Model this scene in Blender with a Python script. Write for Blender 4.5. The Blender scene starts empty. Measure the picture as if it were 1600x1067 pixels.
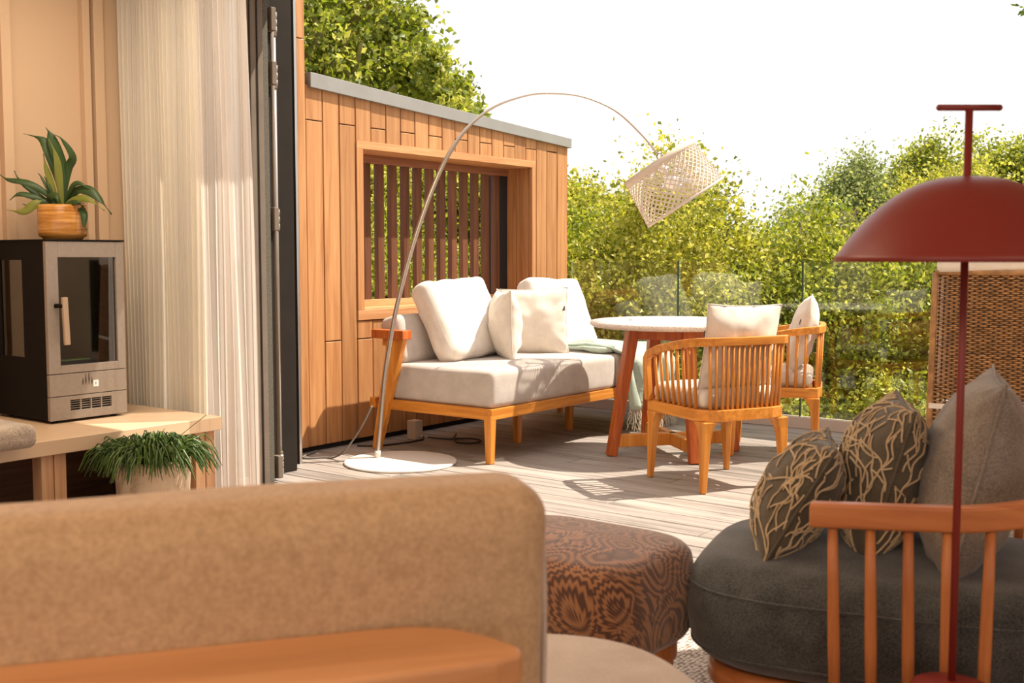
import bpy, bmesh, math, random
import numpy as np
from mathutils import Vector, Matrix, noise

# ------------------------------------------------------------------ camera, sky, sun, exposure
SC = bpy.context.scene
COL = SC.collection
R = math.radians
YAW = R(37.3)
H = 1.1
FPX = 1720.0
TILT = math.atan(130.5 / FPX)
FW2 = Vector((-math.sin(YAW), math.cos(YAW), 0))
RT2 = Vector((math.cos(YAW), math.sin(YAW), 0))


def vf(lat, fwd, z=0.0):
    """a place given as metres to the right of and metres ahead of where one stands"""
    p = RT2 * lat + FW2 * fwd
    return Vector((p.x, p.y, z))


cd = bpy.data.cameras.new('camera')
cam = bpy.data.objects.new('camera', cd)
COL.objects.link(cam)
cam.location = (0, 0, H)
cam.rotation_euler = (R(90) - TILT, 0, YAW)
cd.sensor_width = 36
cd.lens = FPX * 36 / 1600
cd.clip_start = 0.05
cd.clip_end = 400
cd.dof.use_dof = True
cd.dof.focus_distance = 6.0
cd.dof.aperture_fstop = 6.5
SC.camera = cam

world = bpy.data.worlds.new('sky')
SC.world = world
world.use_nodes = True
bg = world.node_tree.nodes['Background']
bg.inputs[0].default_value = (1.0, 0.965, 0.955, 1)
bg.inputs[1].default_value = 1.05

sd = bpy.data.lights.new('sun', 'SUN')
sun = bpy.data.objects.new('sun', sd)
COL.objects.link(sun)
sd.energy = 7.0
sd.color = (1.0, 0.90, 0.76)
sd.angle = R(0.6)
SUN = Vector((0.347, 0.4425, 0.827))
sun.rotation_euler = SUN.to_track_quat('Z', 'Y').to_euler()


def area(name, loc, size, power, color, rot=(0, 0, 0)):
    l = bpy.data.lights.new(name, 'AREA')
    l.shape = 'RECTANGLE'
    l.size, l.size_y = size
    l.energy = power
    l.color = color
    o = bpy.data.objects.new(name, l)
    o.location = loc
    o.rotation_euler = rot
    COL.objects.link(o)
    return o


# warm fill lamps added under the ceiling, out of view, to brighten the room
area('added_fill', (-0.9, -0.9, 2.52), (2.2, 1.6), 27, (1.0, 0.70, 0.44))
area('added_fill.001', (-2.9, 1.3, 2.52), (1.4, 1.2), 26, (1.0, 0.74, 0.50))
area('added_fill.003', (-3.5, 2.35, 2.50), (0.9, 0.3), 19, (1.0, 0.86, 0.68))  # extra fill, added to brighten the curtain
area('added_fill.002', (1.6, 0.6, 2.52), (1.6, 1.6), 20, (1.0, 0.70, 0.44))

SC.view_settings.view_transform = 'Standard'
SC.view_settings.look = 'None'
SC.view_settings.exposure = 0.35
SC.view_settings.gamma = 1.0
SC.view_settings.use_curve_mapping = False

rnd = random.Random(7)


# ------------------------------------------------------------------ object helpers
def link(o, parent=None):
    COL.objects.link(o)
    if parent is not None:
        o.parent = parent
    return o


def tag(o, label=None, cat=None, group=None, kind=None):
    if label: o['label'] = label
    if cat: o['category'] = cat
    if group: o['group'] = group
    if kind: o['kind'] = kind
    return o


def empty(name, loc=(0, 0, 0), rz=0.0, label=None, cat=None, group=None, kind=None, parent=None):
    o = bpy.data.objects.new(name, None)
    o.location = loc
    o.rotation_euler = (0, 0, rz)
    o.empty_display_size = 0.1
    link(o, parent)
    return tag(o, label, cat, group, kind)


class MB:
    """collects shapes for ONE mesh object"""

    def __init__(s):
        s.v = []
        s.f = []

    def add(s, vs, fs, M=None):
        b = len(s.v)
        for p in vs:
            p = Vector(p)
            s.v.append(tuple(M @ p if M is not None else p))
        for f in fs:
            s.f.append(tuple(b + i for i in f))
        return s

    def box(s, x0, x1, y0, y1, z0, z1, M=None):
        vs = [(x, y, z) for x in (x0, x1) for y in (y0, y1) for z in (z0, z1)]
        fs = [(0, 1, 3, 2), (4, 6, 7, 5), (0, 4, 5, 1), (2, 3, 7, 6), (0, 2, 6, 4), (1, 5, 7, 3)]
        return s.add(vs, fs, M)

    def bar(s, a, b, w0, h0, w1=None, h1=None, side=None):
        """tapered bar of rectangular section from a to b"""
        a = Vector(a); b = Vector(b)
        w1 = w0 if w1 is None else w1
        h1 = h0 if h1 is None else h1
        d = (b - a).normalized()
        if side is None:
            side = Vector((0, 0, 1)).cross(d)
            if side.length < 1e-3: side = Vector((1, 0, 0))
        side = Vector(side)
        side = (side - d * side.dot(d)).normalized()
        u = d.cross(side).normalized()
        vs = []
        for p, w, h in ((a, w0, h0), (b, w1, h1)):
            for i, j in ((-1, -1), (1, -1), (1, 1), (-1, 1)):
                vs.append(p + side * (i * w / 2) + u * (j * h / 2))
        return s.add(vs, [(3, 2, 1, 0), (4, 5, 6, 7), (0, 1, 5, 4), (1, 2, 6, 5), (2, 3, 7, 6), (3, 0, 4, 7)])

    def tube(s, pts, rad, n=8, cap=True):
        pts = [Vector(p) for p in pts]
        m = len(pts)
        if not hasattr(rad, '__len__'): rad = [rad] * m
        nrm = None
        vs = []
        for i, p in enumerate(pts):
            t = (pts[min(i + 1, m - 1)] - pts[max(i - 1, 0)])
            if t.length < 1e-9: t = Vector((0, 0, 1))
            t.normalize()
            if nrm is None:
                nrm = t.orthogonal().normalized()
            else:
                nrm = nrm - t * nrm.dot(t)
                if nrm.length < 1e-6: nrm = t.orthogonal()
                nrm.normalize()
            b = t.cross(nrm)
            for k in range(n):
                a = 2 * math.pi * k / n
                vs.append(p + (nrm * math.cos(a) + b * math.sin(a)) * rad[i])
        fs = []
        for i in range(m - 1):
            for k in range(n):
                fs.append((i * n + k, i * n + (k + 1) % n, (i + 1) * n + (k + 1) % n, (i + 1) * n + k))
        if cap:
            fs.append(tuple(range(n - 1, -1, -1)))
            fs.append(tuple((m - 1) * n + k for k in range(n)))
        return s.add(vs, fs)

    def lathe(s, prof, c=(0, 0, 0), n=48, M=None):
        vs = []
        fs = []
        for (r, z) in prof:
            for k in range(n):
                a = 2 * math.pi * k / n
                vs.append((c[0] + r * math.cos(a), c[1] + r * math.sin(a), c[2] + z))
        for i in range(len(prof) - 1):
            for k in range(n):
                fs.append((i * n + k, i * n + (k + 1) % n, (i + 1) * n + (k + 1) % n, (i + 1) * n + k))
        if prof[0][0] > 1e-6: fs.append(tuple(range(n - 1, -1, -1)))
        if prof[-1][0] > 1e-6: fs.append(tuple((len(prof) - 1) * n + k for k in range(n)))
        return s.add(vs, fs, M)

    def ribbon(s, pts, nrms, w, t):
        """flat strip following pts, width w, thickness t, nrms the face normals"""
        m = len(pts)
        vs = []
        for i in range(m):
            p = Vector(pts[i]); n = Vector(nrms[i])
            d = (Vector(pts[min(i + 1, m - 1)]) - Vector(pts[max(i - 1, 0)])).normalized()
            sd_ = d.cross(n).normalized()
            for a, b in ((-1, -1), (1, -1), (1, 1), (-1, 1)):
                vs.append(p + sd_ * (a * w / 2) + n * (b * t / 2))
        fs = []
        for i in range(m - 1):
            for k in range(4):
                fs.append((i * 4 + k, i * 4 + (k + 1) % 4, (i + 1) * 4 + (k + 1) % 4, (i + 1) * 4 + k))
        fs.append((3, 2, 1, 0))
        fs.append(tuple((m - 1) * 4 + k for k in range(4)))
        return s.add(vs, fs)

    def prism(s, poly, z0, z1, M=None):
        n = len(poly)
        vs = [(x, y, z0) for x, y in poly] + [(x, y, z1) for x, y in poly]
        fs = [tuple(range(n - 1, -1, -1)), tuple(range(n, 2 * n))]
        for i in range(n):
            fs.append((i, (i + 1) % n, n + (i + 1) % n, n + i))
        return s.add(vs, fs, M)

    def mesh(s, name, m=None, smooth=False):
        me = bpy.data.meshes.new(name)
        me.from_pydata([tuple(v) for v in s.v], [], s.f)
        me.validate()
        bm = bmesh.new()
        bm.from_mesh(me)
        bmesh.ops.recalc_face_normals(bm, faces=bm.faces)
        bm.to_mesh(me)
        bm.free()
        if smooth:
            me.polygons.foreach_set('use_smooth', [True] * len(me.polygons))
        if m: me.materials.append(m)
        return me

    def build(s, name, m, parent=None, smooth=False, bevel=0.0, seg=2, loc=None, sub=0):
        o = bpy.data.objects.new(name, s.mesh(name, m, smooth))
        if loc is not None: o.location = loc
        link(o, parent)
        if bevel:
            b = o.modifiers.new('bevel', 'BEVEL')
            b.width = bevel
            b.segments = seg
            b.limit_method = 'ANGLE'
            b.angle_limit = R(35)
        if sub:
            q = o.modifiers.new('sub', 'SUBSURF')
            q.levels = sub
            q.render_levels = sub
        return o


def setshade(o):
    o.data.polygons.foreach_set('use_smooth', [True] * len(o.data.polygons))
    return o


def copy_tree(o, parent=None):
    c = o.copy()
    COL.objects.link(c)
    c.parent = parent
    for ch in list(o.children):
        copy_tree(ch, c)
    return c


# ------------------------------------------------------------------ materials
def nd(nt, t, **kw):
    n = nt.nodes.new(t)
    for k, v in kw.items():
        if k in n.bl_rna.properties:
            setattr(n, k, v)
        else:
            n.inputs[k].default_value = v
    return n


def newmat(name):
    m = bpy.data.materials.new(name)
    m.use_nodes = True
    nt = m.node_tree
    b = nt.nodes['Principled BSDF']
    return m, nt, b


def coords(nt, scale=(1, 1, 1), rand=True, out='Object', rot=(0, 0, 0)):
    tc = nd(nt, 'ShaderNodeTexCoord')
    mp = nd(nt, 'ShaderNodeMapping')
    mp.inputs['Scale'].default_value = scale
    mp.inputs['Rotation'].default_value = rot
    nt.links.new(tc.outputs[out], mp.inputs[0])
    if not rand: return mp.outputs[0]
    oi = nd(nt, 'ShaderNodeObjectInfo')
    ml = nd(nt, 'ShaderNodeVectorMath', operation='MULTIPLY_ADD')
    ml.inputs[0].default_value = (0, 0, 0)
    mu = nd(nt, 'ShaderNodeMath', operation='MULTIPLY')
    mu.inputs[1].default_value = 37.0
    nt.links.new(oi.outputs['Random'], mu.inputs[0])
    nt.links.new(mu.outputs[0], ml.inputs[0])
    ml.inputs[1].default_value = (1, 1, 1)
    nt.links.new(mp.outputs[0], ml.inputs[2])
    return ml.outputs[0]


def ramp(nt, fac, stops):
    r = nd(nt, 'ShaderNodeValToRGB')
    e = r.color_ramp.elements
    while len(e) < len(stops): e.new(0.5)
    for i, (p, c) in enumerate(stops):
        e[i].position = p
        e[i].color = (*c, 1)
    nt.links.new(fac, r.inputs[0])
    return r.outputs[0]


def bump(nt, b, h, strength=0.2, dist=0.01):
    bp = nd(nt, 'ShaderNodeBump')
    bp.inputs['Strength'].default_value = strength
    bp.inputs['Distance'].default_value = dist
    nt.links.new(h, bp.inputs['Height'])
    nt.links.new(bp.outputs[0], b.inputs['Normal'])


def plain(name, col, rough=0.6, metal=0.0, spec=0.5, vary=0.0, coat=0.0, scale=8.0):
    m, nt, b = newmat(name)
    b.inputs['Roughness'].default_value = rough
    b.inputs['Metallic'].default_value = metal
    b.inputs['Specular IOR Level'].default_value = spec
    b.inputs['Coat Weight'].default_value = coat
    v = coords(nt, (scale,) * 3)
    n = nd(nt, 'ShaderNodeTexNoise', Scale=1.0, Detail=4.0)
    nt.links.new(v, n.inputs['Vector'])
    a = tuple(c * (1 - vary) for c in col)
    c2 = tuple(min(1, c * (1 + vary)) for c in col)
    nt.links.new(ramp(nt, n.outputs[0], [(0.3, a), (0.7, c2)]), b.inputs['Base Color'])
    return m


def wood(name, dark, mid, light, axis=0, rough=0.5, scale=1.0, tone=0.12, bumpy=0.15, spec=0.4):
    """grain runs along axis"""
    m, nt, b = newmat(name)
    sc = [28.0 * scale] * 3
    sc[axis] = 1.6 * scale
    v = coords(nt, sc)
    n = nd(nt, 'ShaderNodeTexNoise', Scale=1.0, Detail=6.0, Roughness=0.62, Distortion=0.6)
    nt.links.new(v, n.inputs['Vector'])
    col = ramp(nt, n.outputs[0], [(0.28, dark), (0.5, mid), (0.72, light)])
    oi = nd(nt, 'ShaderNodeObjectInfo')
    mr = nd(nt, 'ShaderNodeMapRange')
    mr.inputs['To Min'].default_value = 1 - tone
    mr.inputs['To Max'].default_value = 1 + tone
    nt.links.new(oi.outputs['Random'], mr.inputs['Value'])
    hs = nd(nt, 'ShaderNodeHueSaturation')
    nt.links.new(mr.outputs[0], hs.inputs['Value'])
    nt.links.new(col, hs.inputs['Color'])
    nt.links.new(hs.outputs[0], b.inputs['Base Color'])
    b.inputs['Roughness'].default_value = rough
    b.inputs['Specular IOR Level'].default_value = spec
    bump(nt, b, n.outputs[0], bumpy, 0.003)
    return m


def fabric(name, dark, light, weave=380.0, rough=0.9, sheen=0.3, bumpy=0.25, blotch=14.0):
    m, nt, b = newmat(name)
    v = coords(nt, (1, 1, 1))
    n1 = nd(nt, 'ShaderNodeTexNoise', Scale=weave, Detail=2.0)
    n2 = nd(nt, 'ShaderNodeTexNoise', Scale=blotch, Detail=5.0)
    nt.links.new(v, n1.inputs['Vector'])
    nt.links.new(v, n2.inputs['Vector'])
    mx = nd(nt, 'ShaderNodeMath', operation='MULTIPLY_ADD')
    mx.inputs[1].default_value = 0.6
    nt.links.new(n1.outputs[0], mx.inputs[0])
    m2 = nd(nt, 'ShaderNodeMath', operation='MULTIPLY')
    m2.inputs[1].default_value = 0.4
    nt.links.new(n2.outputs[0], m2.inputs[0])
    nt.links.new(m2.outputs[0], mx.inputs[2])
    nt.links.new(ramp(nt, mx.outputs[0], [(0.36, dark), (0.62, light)]), b.inputs['Base Color'])
    b.inputs['Roughness'].default_value = rough
    b.inputs['Sheen Weight'].default_value = sheen
    b.inputs['Specular IOR Level'].default_value = 0.15
    bump(nt, b, n1.outputs[0], bumpy, 0.002)
    return m


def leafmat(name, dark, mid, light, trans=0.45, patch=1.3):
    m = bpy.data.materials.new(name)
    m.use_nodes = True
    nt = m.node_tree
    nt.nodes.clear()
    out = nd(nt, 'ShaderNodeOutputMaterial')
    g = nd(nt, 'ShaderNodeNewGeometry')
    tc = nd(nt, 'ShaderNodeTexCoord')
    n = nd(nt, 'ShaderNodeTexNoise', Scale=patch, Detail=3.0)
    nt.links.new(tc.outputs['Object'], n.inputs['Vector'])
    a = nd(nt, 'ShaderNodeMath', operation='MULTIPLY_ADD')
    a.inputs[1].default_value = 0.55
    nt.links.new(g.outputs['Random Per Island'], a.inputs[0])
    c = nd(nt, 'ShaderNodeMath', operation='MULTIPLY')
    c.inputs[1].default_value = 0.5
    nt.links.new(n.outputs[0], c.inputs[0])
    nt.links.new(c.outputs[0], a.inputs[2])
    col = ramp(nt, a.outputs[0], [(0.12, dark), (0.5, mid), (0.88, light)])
    d = nd(nt, 'ShaderNodeBsdfPrincipled', Roughness=0.45)
    d.inputs['Specular IOR Level'].default_value = 0.35
    t = nd(nt, 'ShaderNodeBsdfTranslucent')
    nt.links.new(col, d.inputs['Base Color'])
    hs = nd(nt, 'ShaderNodeHueSaturation')
    hs.inputs['Hue'].default_value = 0.49
    hs.inputs['Saturation'].default_value = 1.1
    hs.inputs['Value'].default_value = 1.5
    nt.links.new(col, hs.inputs['Color'])
    nt.links.new(hs.outputs[0], t.inputs['Color'])
    mx = nd(nt, 'ShaderNodeMixShader')
    mx.inputs[0].default_value = trans
    nt.links.new(d.outputs[0], mx.inputs[1])
    nt.links.new(t.outputs[0], mx.inputs[2])
    nt.links.new(mx.outputs[0], out.inputs[0])
    return m


def glassmat(name, tint=(0.93, 0.97, 0.94), ior=1.5, refl=1.0, rough=0.0):
    m = bpy.data.materials.new(name)
    m.use_nodes = True
    nt = m.node_tree
    nt.nodes.clear()
    out = nd(nt, 'ShaderNodeOutputMaterial')
    fr = nd(nt, 'ShaderNodeFresnel', IOR=ior)
    tr = nd(nt, 'ShaderNodeBsdfTransparent')
    tr.inputs[0].default_value = (*tint, 1)
    gl = nd(nt, 'ShaderNodeBsdfGlossy', Roughness=rough)
    gl.inputs[0].default_value = (refl, refl, refl, 1)
    mx = nd(nt, 'ShaderNodeMixShader')
    nt.links.new(fr.outputs[0], mx.inputs[0])
    nt.links.new(tr.outputs[0], mx.inputs[1])
    nt.links.new(gl.outputs[0], mx.inputs[2])
    nt.links.new(mx.outputs[0], out.inputs[0])
    return m


def translucent(name, col, trans=0.5, see=0.0):
    m = bpy.data.materials.new(name)
    m.use_nodes = True
    nt = m.node_tree
    nt.nodes.clear()
    out = nd(nt, 'ShaderNodeOutputMaterial')
    d = nd(nt, 'ShaderNodeBsdfDiffuse')
    t = nd(nt, 'ShaderNodeBsdfTranslucent')
    v = coords(nt, (60, 60, 3), rand=False)
    n = nd(nt, 'ShaderNodeTexNoise', Scale=3.0, Detail=2.0)
    nt.links.new(v, n.inputs['Vector'])
    c = ramp(nt, n.outputs[0], [(0.3, tuple(x * 0.98 for x in col)), (0.7, col)])
    nt.links.new(c, d.inputs[0])
    nt.links.new(c, t.inputs[0])
    mx = nd(nt, 'ShaderNodeMixShader')
    mx.inputs[0].default_value = trans
    nt.links.new(d.outputs[0], mx.inputs[1])
    nt.links.new(t.outputs[0], mx.inputs[2])
    last = mx
    if see:
        tr = nd(nt, 'ShaderNodeBsdfTransparent')
        m2 = nd(nt, 'ShaderNodeMixShader')
        m2.inputs[0].default_value = see
        nt.links.new(mx.outputs[0], m2.inputs[1])
        nt.links.new(tr.outputs[0], m2.inputs[2])
        last = m2
    nt.links.new(last.outputs[0], out.inputs[0])
    return m


M_CLAD = wood('cedar_cladding', (0.33, 0.135, 0.045), (0.46, 0.215, 0.080), (0.55, 0.285, 0.118), axis=2, rough=0.6, tone=0.13)
M_CLADT = wood('cedar_trim', (0.44, 0.19, 0.07), (0.56, 0.27, 0.11), (0.68, 0.36, 0.17), axis=1, rough=0.6, tone=0.05)
M_SLAT = wood('stained_slat', (0.09, 0.034, 0.016), (0.14, 0.055, 0.025), (0.19, 0.08, 0.038), axis=2, rough=0.7, spec=0.2)
M_SLATH = wood('stained_rail', (0.17, 0.06, 0.03), (0.26, 0.10, 0.045), (0.35, 0.15, 0.07), axis=1, rough=0.6)
M_DARKVOID = plain('dark_backing', (0.012, 0.009, 0.007), 0.9)
M_CAP = plain('grey_metal_cap', (0.30, 0.29, 0.27), 0.45, 0.3, vary=0.05)
M_TEAK = wood('oiled_teak', (0.42, 0.13, 0.018), (0.62, 0.235, 0.035), (0.76, 0.34, 0.07), axis=2, rough=0.38, scale=1.2, tone=0.08)
M_TEAKX = wood('oiled_teak_rail', (0.42, 0.13, 0.018), (0.62, 0.235, 0.035), (0.76, 0.34, 0.07), axis=0, rough=0.38, scale=1.2, tone=0.08)
M_TEAKY = wood('oiled_teak_beam', (0.40, 0.13, 0.018), (0.62, 0.235, 0.035), (0.76, 0.34, 0.07), axis=1, rough=0.38, scale=1.2, tone=0.08)
M_TEAKR = wood('red_teak', (0.30, 0.06, 0.014), (0.46, 0.105, 0.022), (0.56, 0.16, 0.035), axis=2, rough=0.38, scale=1.2, tone=0.05)
M_OAKRED = wood('cherry_wood', (0.40, 0.12, 0.035), (0.54, 0.185, 0.055), (0.62, 0.24, 0.08), axis=0, rough=0.35, scale=0.9, tone=0.03, bumpy=0.04)
M_OAKSP = wood('cherry_spindle', (0.40, 0.12, 0.035), (0.54, 0.185, 0.055), (0.62, 0.24, 0.08), axis=2, rough=0.35, scale=0.9, tone=0.03, bumpy=0.04)
M_BOARD = wood('pale_oak_board', (0.44, 0.19, 0.075), (0.60, 0.29, 0.125), (0.70, 0.37, 0.18), axis=0, rough=0.4, scale=0.35, tone=0.02, bumpy=0.03)
M_WHITEFAB = fabric('ivory_linen', (0.62, 0.56, 0.49), (0.80, 0.745, 0.67), 420)
M_GREYFAB = fabric('dove_grey_canvas', (0.40, 0.345, 0.30), (0.56, 0.495, 0.44), 420)
M_CREAM = fabric('cream_chair_fabric', (0.58, 0.51, 0.43), (0.74, 0.67, 0.585), 420)
M_SAGE = fabric('sage_throw_wool', (0.29, 0.36, 0.29), (0.46, 0.54, 0.45), 260)
M_FRINGE = fabric('cream_fringe', (0.50, 0.44, 0.32), (0.72, 0.66, 0.52), 300)
M_TWEED = fabric('beige_tweed', (0.42, 0.27, 0.15), (0.55, 0.365, 0.21), 160, blotch=60.0)
M_SEATB = fabric('pale_seat_fabric', (0.46, 0.37, 0.31), (0.62, 0.53, 0.46), 500)
M_CHAR = fabric('charcoal_wool', (0.03, 0.031, 0.030), (0.105, 0.105, 0.10), 260, sheen=0.35)
M_TAUPE = fabric('taupe_linen', (0.17, 0.138, 0.112), (0.32, 0.265, 0.215), 210, sheen=0.3)
M_OLIVE = fabric('olive_brown_cloth', (0.075, 0.06, 0.038), (0.13, 0.105, 0.072), 380, sheen=0.3)
M_CORD = fabric('tan_embroidery', (0.46, 0.33, 0.19), (0.66, 0.50, 0.31), 500, sheen=0.2)
M_BENCHPAD = fabric('heather_seat_pad', (0.22, 0.17, 0.13), (0.45, 0.37, 0.29), 200)
M_BLACKMET = plain('black_bronze_metal', (0.022, 0.017, 0.013), 0.8, 0.0, spec=0.15, vary=0.12)
M_GREYMET = plain('grey_bronze_metal', (0.17, 0.135, 0.105), 0.65, 0.0, spec=0.2, vary=0.1)
M_GASKET = plain('dusty_gasket', (0.10, 0.088, 0.065), 0.8, vary=0.45, scale=160)
M_STEEL = plain('brushed_steel', (0.5, 0.46, 0.42), 0.3, 0.9, vary=0.05)
M_STOVE = plain('stove_grey_steel', (0.30, 0.25, 0.205), 0.5, 0.25, vary=0.06, scale=60)
M_STOVED = plain('stove_black_steel', (0.008, 0.006, 0.005), 0.7, 0.0, spec=0.12)
M_STOVEIN = plain('stove_firebox', (0.03, 0.022, 0.018), 0.9)
M_VENT = plain('vent_shadow', (0.03, 0.025, 0.02), 0.9)
M_WALL = plain('sand_paint', (0.60, 0.42, 0.27), 0.75, vary=0.02, scale=2)
M_CEIL = plain('warm_white_paint', (0.78, 0.70, 0.60), 0.8)
M_BENCH = plain('bench_lacquer', (0.60, 0.43, 0.28), 0.35, vary=0.03)
M_BENCHLEG = wood('bench_leg_oak', (0.36, 0.19, 0.10), (0.50, 0.29, 0.16), (0.60, 0.38, 0.22), axis=2, rough=0.5)
M_DARKWOOD = wood('dark_walnut', (0.05, 0.022, 0.012), (0.10, 0.045, 0.022), (0.15, 0.07, 0.035), axis=1, rough=0.6)
M_WHITEMET = plain('white_powder_coat', (0.72, 0.66, 0.60), 0.35)
M_POLE = plain('champagne_metal', (0.52, 0.45, 0.39), 0.28, 0.85)
M_STRIP = plain('lampshade_strip', (0.60, 0.49, 0.39), 0.6, vary=0.05)
M_RED = plain('dark_red_lacquer', (0.21, 0.020, 0.013), 0.40, vary=0.02, spec=0.5)
M_CABLE = plain('grey_cable', (0.16, 0.14, 0.12), 0.6)
M_BLK = plain('black_cable', (0.02, 0.018, 0.016), 0.5)
M_PLASTIC = plain('cream_plastic', (0.62, 0.54, 0.44), 0.5)
M_CHANNEL = plain('cream_channel', (0.56, 0.45, 0.38), 0.5, vary=0.04)
M_GLASS = glassmat('clear_glass')
M_GLASSEDGE = plain('green_glass_edge', (0.02, 0.05, 0.035), 0.2)
M_STOVEGLASS = glassmat('stove_glass', (0.6, 0.52, 0.45), ior=2.0, rough=0.02)
M_BARK = plain('bark', (0.16, 0.11, 0.065), 0.9, vary=0.4, scale=30)
M_BARKY = plain('mossy_bark', (0.22, 0.19, 0.06), 0.9, vary=0.4, scale=20)
M_SOIL = plain('soil', (0.03, 0.022, 0.015), 0.95, vary=0.3, scale=60)
M_LOG = plain('charred_log', (0.10, 0.065, 0.045), 0.9, vary=0.7, scale=30)
M_TAG = plain('white_tag', (0.8, 0.78, 0.75), 0.7)
M_INK = plain('grey_ink', (0.07, 0.06, 0.05), 0.7)
M_CURTAIN = translucent('sheer_curtain_cloth', (0.97, 0.91, 0.80), 0.5, see=0.10)
M_CURTAIN2 = translucent('blush_curtain_cloth', (0.98, 0.90, 0.83), 0.55, see=0.40)
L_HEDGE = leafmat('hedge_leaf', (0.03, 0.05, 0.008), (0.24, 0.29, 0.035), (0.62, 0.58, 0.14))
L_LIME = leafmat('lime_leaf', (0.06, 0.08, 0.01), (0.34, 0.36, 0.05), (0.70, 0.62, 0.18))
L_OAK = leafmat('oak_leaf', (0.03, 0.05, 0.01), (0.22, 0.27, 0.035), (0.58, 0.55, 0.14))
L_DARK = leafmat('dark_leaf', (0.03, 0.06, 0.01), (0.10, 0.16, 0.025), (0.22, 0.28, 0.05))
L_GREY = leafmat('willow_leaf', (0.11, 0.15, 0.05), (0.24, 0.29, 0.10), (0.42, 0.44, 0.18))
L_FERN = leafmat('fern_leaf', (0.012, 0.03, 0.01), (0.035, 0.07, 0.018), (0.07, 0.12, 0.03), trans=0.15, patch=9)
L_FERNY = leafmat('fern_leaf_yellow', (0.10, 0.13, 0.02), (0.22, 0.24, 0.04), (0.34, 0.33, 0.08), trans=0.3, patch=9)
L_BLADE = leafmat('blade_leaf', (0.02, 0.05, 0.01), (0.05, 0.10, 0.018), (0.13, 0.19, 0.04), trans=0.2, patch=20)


def deckmat():
    m, nt, b = newmat('weathered_deck')
    v = coords(nt, (1.3, 30, 30))
    n = nd(nt, 'ShaderNodeTexNoise', Scale=1.0, Detail=7.0, Roughness=0.65, Distortion=1.1)
    nt.links.new(v, n.inputs['Vector'])
    v2 = coords(nt, (0.9, 5, 5))
    n2 = nd(nt, 'ShaderNodeTexNoise', Scale=1.0, Detail=3.0, Distortion=1.5)
    nt.links.new(v2, n2.inputs['Vector'])
    ad = nd(nt, 'ShaderNodeMath', operation='MULTIPLY_ADD')
    ad.inputs[1].default_value = 0.6
    nt.links.new(n.outputs[0], ad.inputs[0])
    m2 = nd(nt, 'ShaderNodeMath', operation='MULTIPLY')
    m2.inputs[1].default_value = 0.4
    nt.links.new(n2.outputs[0], m2.inputs[0])
    nt.links.new(m2.outputs[0], ad.inputs[2])
    c = ramp(nt, ad.outputs[0], [(0.36, (0.13, 0.115, 0.10)), (0.47, (0.285, 0.245, 0.215)), (0.6, (0.37, 0.325, 0.29))])
    oi = nd(nt, 'ShaderNodeObjectInfo')
    mr = nd(nt, 'ShaderNodeMapRange')
    mr.inputs['To Min'].default_value = 0.88
    mr.inputs['To Max'].default_value = 1.1
    nt.links.new(oi.outputs['Random'], mr.inputs['Value'])
    hs = nd(nt, 'ShaderNodeHueSaturation')
    nt.links.new(mr.outputs[0], hs.inputs['Value'])
    nt.links.new(c, hs.inputs['Color'])
    nt.links.new(hs.outputs[0], b.inputs['Base Color'])
    b.inputs['Roughness'].default_value = 0.55
    bump(nt, b, ad.outputs[0], 0.35, 0.004)
    return m


M_DECK = deckmat()


def stonemat():
    m, nt, b = newmat('speckled_stone')
    v = coords(nt)
    n = nd(nt, 'ShaderNodeTexVoronoi', Scale=75.0)
    nt.links.new(v, n.inputs['Vector'])
    nt.links.new(ramp(nt, n.outputs['Distance'], [(0.1, (0.50, 0.38, 0.31)), (0.35, (0.72, 0.62, 0.54)), (0.8, (0.80, 0.71, 0.63))]), b.inputs['Base Color'])
    b.inputs['Roughness'].default_value = 0.55
    return m


M_STONE = stonemat()


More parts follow.
